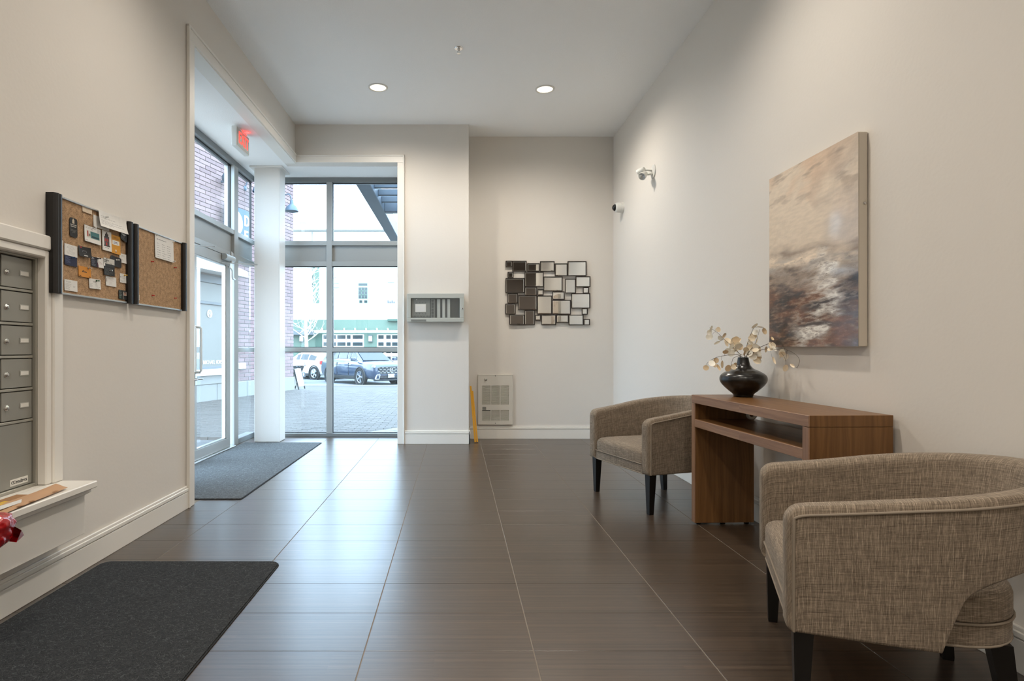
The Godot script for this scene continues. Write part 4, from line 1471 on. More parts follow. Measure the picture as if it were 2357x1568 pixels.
func make_chair(label: String, at: Vector3, turn: float) -> Node3D:
	var o := thing("tub_armchair", label, "armchair", at, turn, "tub armchairs beside the console")
	# shell: arms and back in one sweep, with rounded front ends
	var st := S()
	var P := []
	var ts := []
	for q in [0.0, 0.0008, 0.002, 0.004, 0.0065, 0.0095, 0.013, 0.017]: ts.append(q)
	for i in range(3, 118): ts.append(i / 120.0)
	for q in [0.017, 0.013, 0.0095, 0.0065, 0.004, 0.002, 0.0008, 0.0]: ts.append(1.0 - q)
	var caps := [[0.030], [0.022], [0.013], [0.006], [0.0]]
	for i in caps.size(): P.append(chair_shell_section(0.0, caps[i][0], 0.019 - _drop(caps[i][0])))
	for t in ts: P.append(chair_shell_section(t, 0.0, 0.0))
	for i in caps.size(): P.append(chair_shell_section(1.0, caps[caps.size() - 1 - i][0], 0.019 - _drop(caps[caps.size() - 1 - i][0])))
	shell_surf(st, P)
	for e in [0, P.size() - 1]:
		var c := Vector3.ZERO
		for p in P[e]: c += p
		c /= P[e].size()
		var n := Vector3(0, 0, 1)
		var m: int = P[e].size()
		for j in m:
			var a: Vector3 = P[e][j]
			var b: Vector3 = P[e][(j + 1) % m]
			tri(st, c, a, b, [n, n, n], [Vector2(c.x, c.y), Vector2(a.x, a.y), Vector2(b.x, b.y)])
	var shell := obj("backrest", st, M.fabric, o)
	shell.set_meta("label", "one-piece curved back and arms")
	# piping on the outer edge: up the front of each arm and along the top
	st = S()
	var pts := []
	for i in 5: pts.append(_pipe(0.0012, 0.266 + i * 0.068, -1.0))
	var pt := [0.002, 0.004, 0.0065, 0.0095, 0.013, 0.017]
	for q in pt: pts.append(_pipe(q, 0.0, 0.024))
	for i in range(3, 118): pts.append(_pipe(i / 120.0, 0.0, 0.024))
	for i in pt.size(): pts.append(_pipe(1.0 - pt[pt.size() - 1 - i], 0.0, 0.024))
	for i in 5: pts.append(_pipe(0.9988, 0.538 - i * 0.068, -1.0))
	tube(st, pts, 0.0042, -1, 6)
	obj("piping", st, M.fabric_plain, shell)
	# seat base rail and cushion
	var base := chair_outline(0.297, 0.318, -0.292, 0.012)
	st = S()
	loft(st, [[scaled(base, 0.297), 0.258], [scaled(base, 0.01), 0.258], [base, 0.266], [base, 0.318], [scaled(base, 0.006), 0.326], [scaled(base, 0.297), 0.326]])
	obj("seat_rail", st, M.fabric, o)
	var cu := chair_outline(0.295, 0.322, -0.294, 0.03)
	st = S()
	loft(st, [[scaled(cu, 0.2), 0.326], [scaled(cu, 0.004), 0.326], [cu, 0.331], [cu, 0.385], [scaled(cu, 0.003), 0.398], [scaled(cu, 0.010), 0.410], [scaled(cu, 0.022), 0.419], [scaled(cu, 0.045), 0.427], [scaled(cu, 0.09), 0.434], [scaled(cu, 0.16), 0.439], [scaled(cu, 0.24), 0.442], [scaled(cu, 0.325), 0.443]])
	var seat := obj("seat", st, M.fabric, o)
	st = S()
	pts = []
	for q in chair_outline(0.2985, 0.3225, -0.295, 0.014): pts.append(Vector3(q.x, 0.325, q.y))
	pts.append(pts[0])
	tube(st, pts, 0.004, -1, 6)
	obj("piping", st, M.fabric_plain, seat)
	st = S()
	pts = []
	for q in chair_outline(0.296, 0.317, -0.290, 0.014): pts.append(Vector3(q.x, 0.262, q.y))
	pts.append(pts[0])
	tube(st, pts, 0.004, -1, 6)
	obj("bottom_piping", st, M.fabric_plain, o)
	# tapered square legs
	for l in [[0.333, 0.285, 0.0, 0.004], [-0.333, 0.285, 0.0, 0.004], [0.215, -0.215, 0.02, -0.03], [-0.215, -0.215, -0.02, -0.03]]:
		st = S()
		var r := []
		for k in [[0.262, 0.026, 0.0], [0.012, 0.0165, 1.0], [0.0, 0.0155, 1.0]]:
			var ring := []
			var cx: float = l[0] + l[2] * k[2]
			var cz: float = l[1] + l[3] * k[2]
			for e in [[1, 1], [-1, 1], [-1, -1], [1, -1]]:
				ring.append(Vector3(cx + e[0] * k[1], k[0], cz + e[1] * k[1]))
			r.append(ring)
		for i in 2:
			for j in 4:
				var a: Vector3 = r[i][j]
				var b: Vector3 = r[i][(j + 1) % 4]
				var n := Vector3(a.x + b.x, 0, a.z + b.z) - Vector3(2 * (l[0] + l[2] * (i)), 0, 2 * (l[1] + l[3] * (i)))
				n = n.normalized()
				poly(st, [a, b, r[i + 1][(j + 1) % 4], r[i + 1][j]], n)
		poly(st, r[2], Vector3.DOWN)
		poly(st, r[0], Vector3.UP)
		obj("leg", st, M.leg, o)
	return o

func shell_surf(st: SurfaceTool, P: Array) -> void:
	# like surf(), but the cloth is measured downwards from the top of each section, so that its weave stays level
	var nu := P.size()
	var nv: int = P[0].size()
	var top := nv / 2
	var N := []
	var U := []
	var su := 0.0
	for i in nu:
		if i > 0: su += (P[i][top] - P[i - 1][top]).length()
		var rn := PackedVector3Array()
		var ru := PackedVector2Array()
		ru.resize(nv + 1)
		var l := 0.0
		for j in range(top, nv + 1):
			if j > top: l += (P[i][j % nv] - P[i][j - 1]).length()
			ru[j] = Vector2(su, l)
		l = 0.0
		for j in range(top, -1, -1):
			if j < top: l -= (P[i][j] - P[i][j + 1]).length()
			ru[j] = Vector2(su, l)
		for j in nv:
			var a: Vector3 = P[mini(i + 1, nu - 1)][j] - P[maxi(i - 1, 0)][j]
			var b: Vector3 = P[i][(j + 1) % nv] - P[i][(j - 1 + nv) % nv]
			rn.append(a.cross(b).normalized())
		N.append(rn)
		U.append(ru)
	for i in nu - 1:
		for j in nv:
			var k := (j + 1) % nv
			tri(st, P[i][j], P[i + 1][j], P[i + 1][k], [N[i][j], N[i + 1][j], N[i + 1][k]], [U[i][j], U[i + 1][j], U[i + 1][j + 1]])
			tri(st, P[i][j], P[i + 1][k], P[i][k], [N[i][j], N[i + 1][k], N[i][k]], [U[i][j], U[i + 1][j + 1], U[i][j + 1]])

func _drop(inset: float) -> float:
	# quarter round: how far a ring of that inset lies behind the front face
	var r := 0.019
	var k := clampf(inset / 0.030, 0, 1)
	return r * (1.0 - sqrt(1.0 - (1.0 - k) * (1.0 - k)))

func _pipe(t: float, y: float, below_top: float) -> Vector3:
	var q := chair_path(t)
	var p: Vector2 = q[0]
	var n: Vector2 = q[1]
	var s := clampf((0.315 - p.y) / 0.66, 0, 1)
	var top := 0.628 + 0.108 * pow(s, 1.15) - front_round(0.334 - p.y)
	if below_top >= 0.0: y = top - below_top
	var th := lerpf(0.043, 0.036, s) + 0.001
	var o := th + 0.07 * s * s * clampf((y - 0.40) / 0.34, -0.2, 1.0)
	return Vector3(p.x + n.x * o, y, p.y + n.y * o)

func build_chairs() -> void:
	var c := make_chair("beige linen tub armchair at the far end of the console, facing the room", V(1.450, 0, 4.287), deg_to_rad(-72.5))
	dup(c, "beige linen tub armchair in front, at the near end of the console, seen from behind", V(1.413, 0, 1.953), deg_to_rad(-111.8))

# ------------------------------------------------------------------ console, vase and dried branches
func build_console() -> void:
	# local: x runs along the table (towards the camera), z out from the wall
	var o := thing("console_table", "brown wooden waterfall console table with an open shelf slot", "console table", V(1.679, 0, 3.122), deg_to_rad(-90 + 1.9))
	var L := 0.582
	var D := 0.187
	var st := S()
	box(st, Vector3(-L, 0.753, -D), Vector3(L, 0.803, D - 0.006), 0.0015, 0)
	var top := obj("top", st, M.wood, o)
	st = S()
	box(st, Vector3(-L, 0.7535, D - 0.006), Vector3(L, 0.8025, D), 0.0012, 0)
	obj("front_edge", st, M.wood_edge, top)
	for s in [-1, 1]:
		st = S()
		var x0: float = s * L
		var x1: float = s * (L - 0.044)
		box(st, Vector3(x0, 0.012, -D), Vector3(x1, 0.752, D - 0.006), 0.0015, 1)
		var side := obj("side_panel", st, M.wood, o)
		st = S()
		box(st, Vector3(x0, 0.0125, D - 0.006), Vector3(x1, 0.7515, D), 0.0012, 1)
		obj("front_edge", st, M.wood_edge, side)
		for z in [-0.15, 0.0, 0.15]:
			st = S()
			lathe(st, [Vector2(0, 0), Vector2(0.013, 0), Vector2(0.015, 0.004), Vector2(0.015, 0.012), Vector2(0, 0.012)], 12, Transform3D(Basis(), Vector3(s * (L - 0.022), 0, z)))
			obj("glide", st, M.rubber, side)
	st = S()
	box(st, Vector3(-L + 0.044, 0.607, -D), Vector3(L - 0.044, 0.655, D - 0.006), 0.0012, 0)
	var shelf := obj("shelf", st, M.wood, o)
	st = S()
	box(st, Vector3(-L + 0.044, 0.6075, D - 0.006), Vector3(L - 0.044, 0.6545, D), 0.0012, 0)
	obj("front_edge", st, M.wood_edge, shelf)
	# white ring on the shelf
	var ring := thing("white_ring", "small white plastic ring standing at the back of the console shelf", "ring", V(1.80, 0.655, 3.60))
	st = S()
	var pts := []
	for i in 25: pts.append(Vector3(0.024 * cos(TAU * i / 24.0), 0.034 + 0.024 * sin(TAU * i / 24.0), 0))
	tube(st, pts, 0.010, -1, 10)
	obj("loop", st, M.plastic_white, ring)

	# vase
	var v := thing("vase", "squat glossy black vase with a narrow neck on the console", "vase", V(1.722, 0.803, 3.545))
	st = S()
	var prof := [Vector2(0, 0), Vector2(0.050, 0.0), Vector2(0.054, 0.003)]
	var ctrl := [Vector3(0.054, 0.004, 0), Vector3(0.060, 0.018, 0), Vector3(0.088, 0.042, 0), Vector3(0.119, 0.075, 0), Vector3(0.131, 0.104, 0), Vector3(0.122, 0.131, 0), Vector3(0.090, 0.153, 0), Vector3(0.058, 0.168, 0), Vector3(0.041, 0.187, 0), Vector3(0.033, 0.213, 0), Vector3(0.0295, 0.234, 0)]
	for q in curve(ctrl, 6): prof.append(Vector2(q.x, q.y))
	prof.append_array([Vector2(0.0275, 0.236), Vector2(0.0255, 0.234), Vector2(0.0265, 0.20), Vector2(0.04, 0.17), Vector2(0.0, 0.16)])
	lathe(st, prof, 64)
	obj("body", st, M.vase, v)
	build_branches()

func leaf_mesh(a: float, b: float, bend: float) -> ArrayMesh:
	# a round papery leaf with a slight cup; its stalk end is at the origin, it grows along +y
	var st := S()
	var P := []
	for i in 5:
		var r := PackedVector3Array()
		for j in 17:
			var an := TAU * j / 16.0
			var k := i / 4.0
			var x := a * k * sin(an)
			var y := b + b * k * -cos(an)
			r.append(Vector3(x, y, bend * (k * k + 0.6 * pow(y / (2 * b), 2)) * b))
		P.append(r)
	surf(st, P)
	return st.commit()

func along_wall(x: float, y: float, z: float) -> Vector3:
	# what spreads far to the right bends forward along the wall instead of into it
	var e := maxf(0.0, x - 0.07)
	return Vector3(x - 0.86 * e, y, z + 1.65 * e)

func build_branches() -> void:
	# stems in metres from the mouth of the vase: right, up, towards the room
	var base := V(1.722, 1.035, 3.545)
	var list := [
		["dried branch of pale round leaves arching low to the left", [[0, -0.10, 0, 0], [-0.02, 0.01, 0, 0], [-0.078, 0.018, 0, .02], [-0.134, 0.013, 0, .03], [-0.187, 0.0, 0, .04], [-0.234, -0.027, 0, .05], [-0.251, -0.054, 0, .05]],
			[[-0.245, -0.058, 2, 0], [-0.200, -0.042, 0, 0], [-0.216, -0.03, 1, 1], [-0.180, -0.016, 2, 0], [-0.14, -0.03, 0, 2], [-0.13, 0.038, 2, 0], [-0.18, -0.055, 2, 2]]],
		["short dried branch hanging down beside the vase neck, with three leaves", [[0, -0.10, 0, 0], [-0.015, 0.005, 0, .02], [-0.077, 0.003, 0, .05], [-0.095, -0.02, 0, .06], [-0.102, -0.05, 0, .06]],
			[[-0.117, -0.058, 2, 0], [-0.074, -0.044, 2, 0], [-0.088, -0.053, 0, 0]]],
		["dried branch of pale leaves reaching up to the left", [[0, -0.10, 0, 0], [-0.01, 0.01, 0, -.01], [-0.044, 0.054, 0, -.02], [-0.063, 0.08, 0, -.03], [-0.097, 0.114, 0, -.04], [-0.134, 0.154, 0, -.05], [-0.177, 0.184, 0, -.06]],
			[[-0.177, 0.178, 1, 1], [-0.124, 0.172, 0, 0], [-0.174, 0.13, 1, 0], [-0.185, 0.155, 1, 1], [-0.13, 0.095, 1, 2], [-0.094, 0.084, 0, 0], [-0.047, 0.10, 0, 1], [-0.06, 0.067, 1, 0], [-0.03, 0.08, 0, 0], [-0.01, 0.06, 2, 1], [-0.043, 0.054, 1, 1], [-0.08, 0.043, 1, 0], [-0.037, 0.107, 2, 0], [-0.10, 0.135, 0, 2], [-0.055, 0.03, 1, 0], [-0.028, 0.045, 0, 1], [-0.02, 0.02, 1, 1], [-0.035, 0.07, 1, 1], [-0.07, 0.095, 0, 1], [-0.11, 0.12, 1, 0], [-0.155, 0.165, 1, 1], [-0.05, 0.085, 0, 0], [-0.018, 0.095, 0, 2]]],
		["tallest dried branch, upright with two round leaves at its tip", [[0, -0.10, 0, 0], [0.008, 0.01, 0, 0], [0.017, 0.074, 0, .01], [0.04, 0.14, 0, .01], [0.053, 0.178, 0, .02], [0.074, 0.184, 0, .02], [0.11, 0.18, 0, .02]],
			[[0.092, 0.186, 0, 0], [0.125, 0.159, 2, 1], [0.043, 0.191, 1, 1], [0.04, 0.117, 0, 1], [0.05, 0.13, 0, 0], [0.03, 0.064, 0, 1], [0.012, 0.05, 0, 1], [0.036, 0.10, 1, 2], [0.028, 0.085, 0, 1], [0.022, 0.025, 1, 1], [0.0, 0.03, 2, 0], [0.058, 0.152, 1, 0]]],
		["second upright dried branch of pale leaves, slightly to the right", [[0, -0.10, 0, 0], [0.01, 0.01, 0, .02], [0.03, 0.05, 0, .03], [0.054, 0.09, 0, .04], [0.075, 0.14, 0, .03], [0.084, 0.17, 0, .03]],
			[[0.085, 0.105, 0, 1], [0.06, 0.055, 0, 1], [0.078, 0.06, 0, 1], [0.082, 0.034, 2, 0], [0.06, 0.027, 1, 1], [0.067, 0.013, 1, 2], [0.087, 0.007, 2, 0], [0.053, -0.016, 0, 1], [0.06, -0.01, 1, 1], [0.02, 0.037, 1, 0], [0.062, 0.0, 1, 0], [0.072, 0.08, 0, 0], [0.045, 0.045, 0, 1], [0.035, 0.01, 1, 1], [0.05, 0.07, 1, 0], [0.04, 0.03, 0, 1]]],
		["dried branch drooping to the right over the console, before the painting", [[0, -0.10, 0, 0], [0.014, 0.01, 0, .0], [0.07, 0.056, 0, .03], [0.124, 0.084, 0, .05], [0.167, 0.102, 0, .06], [0.19, 0.08, 0, .06], [0.21, 0.055, 0, .06], [0.25, 0.037, 0, .05], [0.275, 0.018, 0, .05], [0.288, -0.01, 0, .05], [0.28, -0.05, 0, .04]],
			[[0.18, 0.104, 2, 2], [0.164, 0.077, 0, 1], [0.144, 0.057, 0, 2], [0.217, 0.04, 1, 1], [0.252, 0.014, 1, 1], [0.174, 0.054, 1, 2], [0.235, 0.03, 0, 1], [0.172, -0.01, 0, 2], [0.238, -0.05, 0, 0], [0.28, -0.04, 0, 2]]],
		["thin bare dried twig hanging below the right-hand branch", [[0, -0.10, 0, 0], [0.012, 0.008, 0, .02], [0.10, 0.052, 0, .05], [0.17, 0.05, 0, .06], [0.18, 0.044, 0, .06], [0.204, 0.014, 0, .06], [0.214, -0.016, 0, .06]],
			[[0.15, 0.05, 0, 1], [0.207, 0.02, 1, 2]]],
	]
	var shapes := []
	for q in [[0.0155, 0.0165, 0.12], [0.0155, 0.020, 0.2], [0.007, 0.019, 0.35]]: shapes.append(leaf_mesh(q[0], q[1], q[2]))
	for b in list:
		var o := thing("dried_branch", b[0], "dried branch", base, 0.0, "dried branches in the black vase")
		var pts := []
		for q in b[1]: pts.append(along_wall(q[0], q[1], q[3]))
		var line := curve(pts, 6)
		var st := S()
		tube(st, line, 0.0017, 0.0007, 6)
		var stem := obj("stem", st, M.stem, o)
		for q in b[2]:
			var c := along_wall(q[0], q[1], 0.0)
			# the leaf hangs from the nearest spot on the stem by a short stalk
			var best := 0
			for i in line.size():
				if i < 7: continue
				if line[i].distance_to(c) < line[best].distance_to(c) or best == 0: best = i
			if q[0] < 0.07: c.z = line[best].z
			c.z += rng.randf_range(-0.02, 0.025)
			var away: Vector3 = c - line[best]
			var dir := away.normalized() if away.length() > 0.006 else Vector3(rng.randf_range(-1, 1), rng.randf_range(-1, 0.6), 0).normalized()
			var foot: Vector3 = c - dir * 0.018
			st = S()
			tube(st, [line[best], (line[best] + foot) / 2 + Vector3(0, 0.004, 0), foot], 0.0007, 0.0006, 4)
			obj("stalk", st, M.stem, stem)
			var z := Vector3(rng.randf_range(-0.45, 0.25), rng.randf_range(-0.25, 0.4), 1.0).normalized()
			var x := dir.cross(z).normalized()
			z = x.cross(dir)
			var lf := mi("leaf", shapes[2 if q[3] == 2 else q[3]], [M.leaf, M.leaf_pale, M.leaf_brown][q[2]], o)
			lf.transform = Transform3D(Basis(x, dir, z).scaled_local(Vector3.ONE * rng.randf_range(1.0, 1.3)), foot)

# ------------------------------------------------------------------ painting
func build_painting() -> void:
	var o := thing("abstract_painting", "large glossy abstract canvas of white water over brown ground", "painting", V(1.856, 1.598, 3.118))
	o.transform.basis = BR
	var hw := 0.388
	var hh := 0.497
	var st := S()
	box(st, Vector3(-hw, -hh, -0.046), Vector3(hw, hh, -0.0035), 0.003)
	obj("canvas_edge", st, M.canvas, o)
	st = S()
	var q := [Vector3(-hw + 0.001, hh - 0.001, 0), Vector3(hw - 0.001, hh - 0.001, 0), Vector3(hw - 0.001, -hh + 0.001, 0), Vector3(-hw + 0.001, -hh + 0.001, 0)]
	var u := [Vector2(0, 0), Vector2(1, 0), Vector2(1, 1), Vector2(0, 1)]
	# the linen bows a little: a shallow grid
	var n := 12
	for i in n:
		for j in n:
			var c := []
			var uv := []
			for e in [[0, 0], [1, 0], [1, 1], [0, 1]]:
				var a: float = (i + e[0]) / float(n)
				var b: float = (j + e[1]) / float(n)
				c.append(Vector3(lerpf(-hw, hw, a), lerpf(hh, -hh, b), -0.002 + 0.0035 * sin(PI * a) * sin(PI * b)))
				uv.append(Vector2(a, b))
			var nn: Array = []
			for e in 4:
				nn.append(Vector3(-0.0035 * PI / (2 * hw) * cos(PI * uv[e].x) * sin(PI * uv[e].y), 0.0035 * PI / (2 * hh) * sin(PI * uv[e].x) * cos(PI * uv[e].y), 1).normalized())
			tri(st, c[0], c[1], c[2], [nn[0], nn[1], nn[2]], [uv[0], uv[1], uv[2]])
			tri(st, c[0], c[2], c[3], [nn[0], nn[2], nn[3]], [uv[0], uv[2], uv[3]])
	obj("painted_face", st, M.paint, o)
	st = S()
	for s in [-1, 1]:
		lathe(st, [Vector2(0, 0), Vector2(0.006, 0.001), Vector2(0.006, 0.006), Vector2(0, 0.007)], 10, Transform3D(Basis(Vector3(0, 1, 0), Vector3(1, 0, 0), Vector3(0, 0, -1)), Vector3(hw, 0.165, -0.030)) if s > 0 else Transform3D(Basis(Vector3(0, -1, 0), Vector3(-1, 0, 0), Vector3(0, 0, -1)), Vector3(-hw, 0.165, -0.030)))
	obj("wire_eye", st, M.chrome, o)

# ------------------------------------------------------------------ far wall: mirror collage, heater, alarm panel, sticks
func build_far_wall() -> void:
	var art := thing("mirror_collage", "wall collage of thirty small bronze-framed mirrors", "wall mirror", V(0, 0, DA))
	var rects := [[125, 103, 265, 238], [265, 103, 570, 328], [580, 155, 845, 328], [852, 112, 1160, 330], [1165, 158, 1435, 425], [1435, 112, 1835, 422], [168, 335, 292, 465], [528, 335, 930, 652],
		[122, 468, 525, 785], [930, 435, 1330, 745], [1385, 482, 1608, 790], [1608, 432, 1920, 655], [1760, 662, 1888, 790], [528, 655, 790, 838], [800, 705, 925, 835], [165, 788, 385, 1005],
		[388, 832, 790, 1145], [1115, 752, 1372, 925], [793, 838, 1105, 1237], [1108, 930, 1505, 1238], [1518, 790, 1915, 1108], [1738, 1108, 1862, 1240], [118, 1010, 338, 1235], [203, 1242, 524, 1462],
		[525, 1145, 745, 1462], [750, 1245, 870, 1370], [880, 1245, 1190, 1462], [1198, 1245, 1458, 1415], [1462, 1245, 1775, 1465], [1780, 1335, 1910, 1465]]
	# the collage was measured in zoomed picture units of 1/1751 m on the wall
	var k := 1.0 / (9.223 * 189.9)
	for r in rects:
		var x0: float = (1150.0 - 1050.0) / 189.9 + r[0] * k
		var x1: float = (1150.0 - 1050.0) / 189.9 + r[2] * k
		var y1: float = 1.09 - (590.0 - 803.0) / 189.9 - r[1] * k
		var y0: float = 1.09 - (590.0 - 803.0) / 189.9 - r[3] * k
		var dz := rng.randf_range(0.018, 0.026)
		var c := Vector3((x0 + x1) / 2, (y0 + y1) / 2, dz)
		var hx := (x1 - x0) / 2
		var hy := (y1 - y0) / 2
		var st := S()
		var f := 0.008
		box(st, Vector3(-hx, -hy, -0.012), Vector3(hx, -hy + f, 0.004), 0.001)
		box(st, Vector3(-hx, hy - f, -0.012), Vector3(hx, hy, 0.004), 0.001)
		box(st, Vector3(-hx, -hy + f, -0.012), Vector3(-hx + f, hy - f, 0.004), 0.001)
		box(st, Vector3(hx - f, -hy + f, -0.012), Vector3(hx, hy - f, 0.004), 0.001)
		box(st, Vector3(-hx + f, -hy + f, -0.012), Vector3(hx - f, hy - f, -0.006))
		if hx > 0.04:
			box(st, Vector3(-0.012, -0.012, -dz), Vector3(0.012, 0.012, -0.011))
		var fr := obj("mirror_frame", st, M.bronze, art)
		fr.position = c
		st = S()
		var ix := hx - f
		var iy := hy - f
		var bv := 0.007
		var qo := [Vector3(-ix, -iy, -0.004), Vector3(ix, -iy, -0.004), Vector3(ix, iy, -0.004), Vector3(-ix, iy, -0.004)]
		var qi := [Vector3(-ix + bv, -iy + bv, -0.003), Vector3(ix - bv, -iy + bv, -0.003), Vector3(ix - bv, iy - bv, -0.003), Vector3(-ix + bv, iy - bv, -0.003)]
		poly(st, qi, Vector3(0, 0, 1))
		for i in 4:
			var a: Vector3 = qo[i]
			var b: Vector3 = qo[(i + 1) % 4]
			var nn := (b - a).cross(qi[i] - a).normalized()
			if nn.z < 0: nn = -nn
			poly(st, [a, b, qi[(i + 1) % 4], qi[i]], nn)
		obj("mirror", st, M.mirror, fr)

	# wall heater
	var ht := thing("wall_heater", "white louvred wall heater low on the far wall", "heater", V(0.4735, 0.4765, DA))
	var W := 0.2105
	var HH := 0.3025
	var st := S()
	var cols := [[-0.161, -0.059], [-0.050, 0.051], [0.061, 0.163]]
	var open := [[-0.063, 0.168], [-0.258, -0.127]]
	# face plate with six openings: built from bars
	for b in [[-W, W, 0.168, HH], [-W, W, -HH, -0.258], [-W, W, -0.127, -0.063], [-W, -0.161, -0.258, -0.127], [0.163, W, -0.258, -0.127], [-0.059, -0.050, -0.258, -0.127], [0.051, 0.061, -0.258, -0.127], [-W, -0.161, -0.063, 0.168], [0.163, W, -0.063, 0.168], [-0.059, -0.050, -0.063, 0.168], [0.051, 0.061, -0.063, 0.168]]:
		box(st, Vector3(b[0], b[2], 0.018), Vector3(b[1], b[3], 0.030), 0.0)
	for b in [[-W, -W + 0.006, -HH, HH], [W - 0.006, W, -HH, HH], [-W, W, -HH, -HH + 0.006], [-W, W, HH - 0.006, HH]]:
		box(st, Vector3(b[0], b[2], 0.0), Vector3(b[1], b[3], 0.033), 0.002)
	obj("face_plate", st, M.appliance, ht)
	st = S()
	box(st, Vector3(-W + 0.01, -HH + 0.01, 0.002), Vector3(W - 0.01, HH - 0.01, 0.006))
	obj("back_box", st, M.panel_dark, ht)
	st = S()
	box(st, Vector3(-0.0505, -0.0013, -0.008), Vector3(0.0505, 0.0035, 0.0085), 0.0008, 0, Transform3D(Basis(Vector3.RIGHT, 0.5), Vector3.ZERO))
	var slat := st.commit()
	for g in [[0.168, -0.063, 22], [-0.127, -0.258, 12]]:
		for i in g[2]:
			var y := lerpf(g[0], g[1], (i + 0.5) / g[2])
			for c in cols:
				if g[2] == 12 and i == 0 and c[0] < -0.1: continue
				var s := mi("louvre_slat", slat, M.appliance, ht)
				s.position = Vector3((c[0] + c[1]) / 2, y, 0.020)
	st = S()
	lathe(st, [Vector2(0.017, 0), Vector2(0.017, 0.004), Vector2(0.012, 0.005), Vector2(0.011, 0.013), Vector2(0, 0.014)], 20, Transform3D(Basis(Vector3(1, 0, 0), Vector3(0, 0, 1), Vector3(0, -1, 0)), Vector3(-0.117, 0.243, 0.030)))
	obj("thermostat_knob", st, M.steel, ht)
	st = S()
	box(st, Vector3(-0.158, -0.124, 0.030), Vector3(-0.112, -0.088, 0.0308))
	obj("rating_label", st, M.panel_inner, ht)
	for y in [0.285, -0.285]:
		st = S()
		lathe(st, [Vector2(0.005, 0), Vector2(0.004, 0.002), Vector2(0, 0.0025)], 10, Transform3D(Basis(Vector3(1, 0, 0), Vector3(0, 0, 1), Vector3(0, -1, 0)), Vector3(0, y, 0.030)))
		obj("screw", st, M.panel_dark, ht)

	# alarm panel on the pier
	var pz := 0.085
	var ap := thing("alarm_panel", "grey metal fire alarm panel with a glazed door on the pier", "alarm panel", V(-0.234, 1.555, DC))
	var w2 := 0.322
	var h2 := 0.161
	st = S()
	box(st, Vector3(-w2 + 0.01, -h2 + 0.006, 0), Vector3(w2 - 0.012, h2 - 0.006, 0.045), 0.002)
	obj("back_box", st, M.panel_grey, ap)
	st = S()
	for b in [[-w2, w2, 0.107, h2], [-w2, w2, -h2, -0.115], [-w2, -0.279, -0.115, 0.107], [0.274, w2, -0.115, 0.107]]:
		box(st, Vector3(b[0], b[2], 0.045), Vector3(b[1], b[3], pz), 0.003)
	var dr := obj("door", st, M.panel_grey, ap)
	st = S()
	box(st, Vector3(-0.279, -0.115, 0.046), Vector3(0.274, 0.107, 0.050))
	obj("inner_plate", st, M.panel_dark, ap)
	st = S()
	box(st, Vector3(-0.268, -0.105, 0.050), Vector3(-0.062, 0.104, 0.058), 0.001)
	var cp := obj("control_plate", st, M.panel_inner, ap)
	st = S()
	box(st, Vector3(-0.230, -0.050, 0.058), Vector3(-0.108, 0.042, 0.063), 0.001)
	obj("display", st, M.label, cp)
	st = S()
	box(st, Vector3(-0.217, -0.044, 0.063), Vector3(-0.118, 0.020, 0.0635))
	obj("screen", st, M.white_paper, cp)
	st = S()
	for i in 4:
		for y in [0.058, -0.068]:
			lathe(st, [Vector2(0.004, 0), Vector2(0.004, 0.002), Vector2(0, 0.003)], 8, Transform3D(Basis(Vector3(1, 0, 0), Vector3(0, 0, 1), Vector3(0, -1, 0)), Vector3(-0.214 + 0.034 * i, y, 0.058)))
	for i in 12: box(st, Vector3(-0.262 + i * 0.0168, -0.1, 0.058), Vector3(-0.254 + i * 0.0168, -0.09, 0.060))
	obj("button", st, M.panel_dark, cp)
	st = S()
	lathe(st, [Vector2(0.006, 0), Vector2(0.005, 0.003), Vector2(0, 0.004)], 10, Transform3D(Basis(Vector3(1, 0, 0), Vector3(0, 0, 1), Vector3(0, -1, 0)), Vector3(-0.216, 0.093, 0.058)))
	obj("pilot_light", st, M.label, cp)
	for s in [[-0.053, -0.008], [0.018, 0.053], [0.077, 0.109], [0.134, 0.166]]:
		st = S()
		box(st, Vector3(s[0], -0.112, 0.050), Vector3(s[1], 0.098, 0.057), 0.001)
		var md := obj("module_strip", st, M.panel_inner if s[0] < 0 else M.panel_grey, ap)
		if s[0] < 0:
			st = S()
			for i in 12: box(st, Vector3(-0.047, -0.108 + i * 0.017, 0.057), Vector3(-0.022, -0.096 + i * 0.017, 0.059))
			obj("key", st, M.panel_dark, md)
	st = S()
	poly(st, [Vector3(-0.279, -0.115, 0.075), Vector3(0.274, -0.115, 0.075), Vector3(0.274, 0.107, 0.075), Vector3(-0.279, 0.107, 0.075)], Vector3(0, 0, 1))
	obj("pane", st, M.glass, dr)
	st = S()
	lathe(st, [Vector2(0.010, 0), Vector2(0.010, 0.004), Vector2(0.006, 0.006), Vector2(0, 0.006)], 14, Transform3D(Basis(Vector3(1, 0, 0), Vector3(0, 0, 1), Vector3(0, -1, 0)), Vector3(0.305, -0.008, pz)))
	obj("lock", st, M.chrome, dr)
	st = S()
	box(st, Vector3(-0.277, -0.155, pz), Vector3(-0.105, -0.134, pz + 0.001))
	for i in 14: box(st, Vector3(-0.266 + i * 0.011, -0.150, pz + 0.001), Vector3(-0.260 + i * 0.011, -0.140, pz + 0.0014))
	obj("name_plate", st, M.panel_inner, dr)

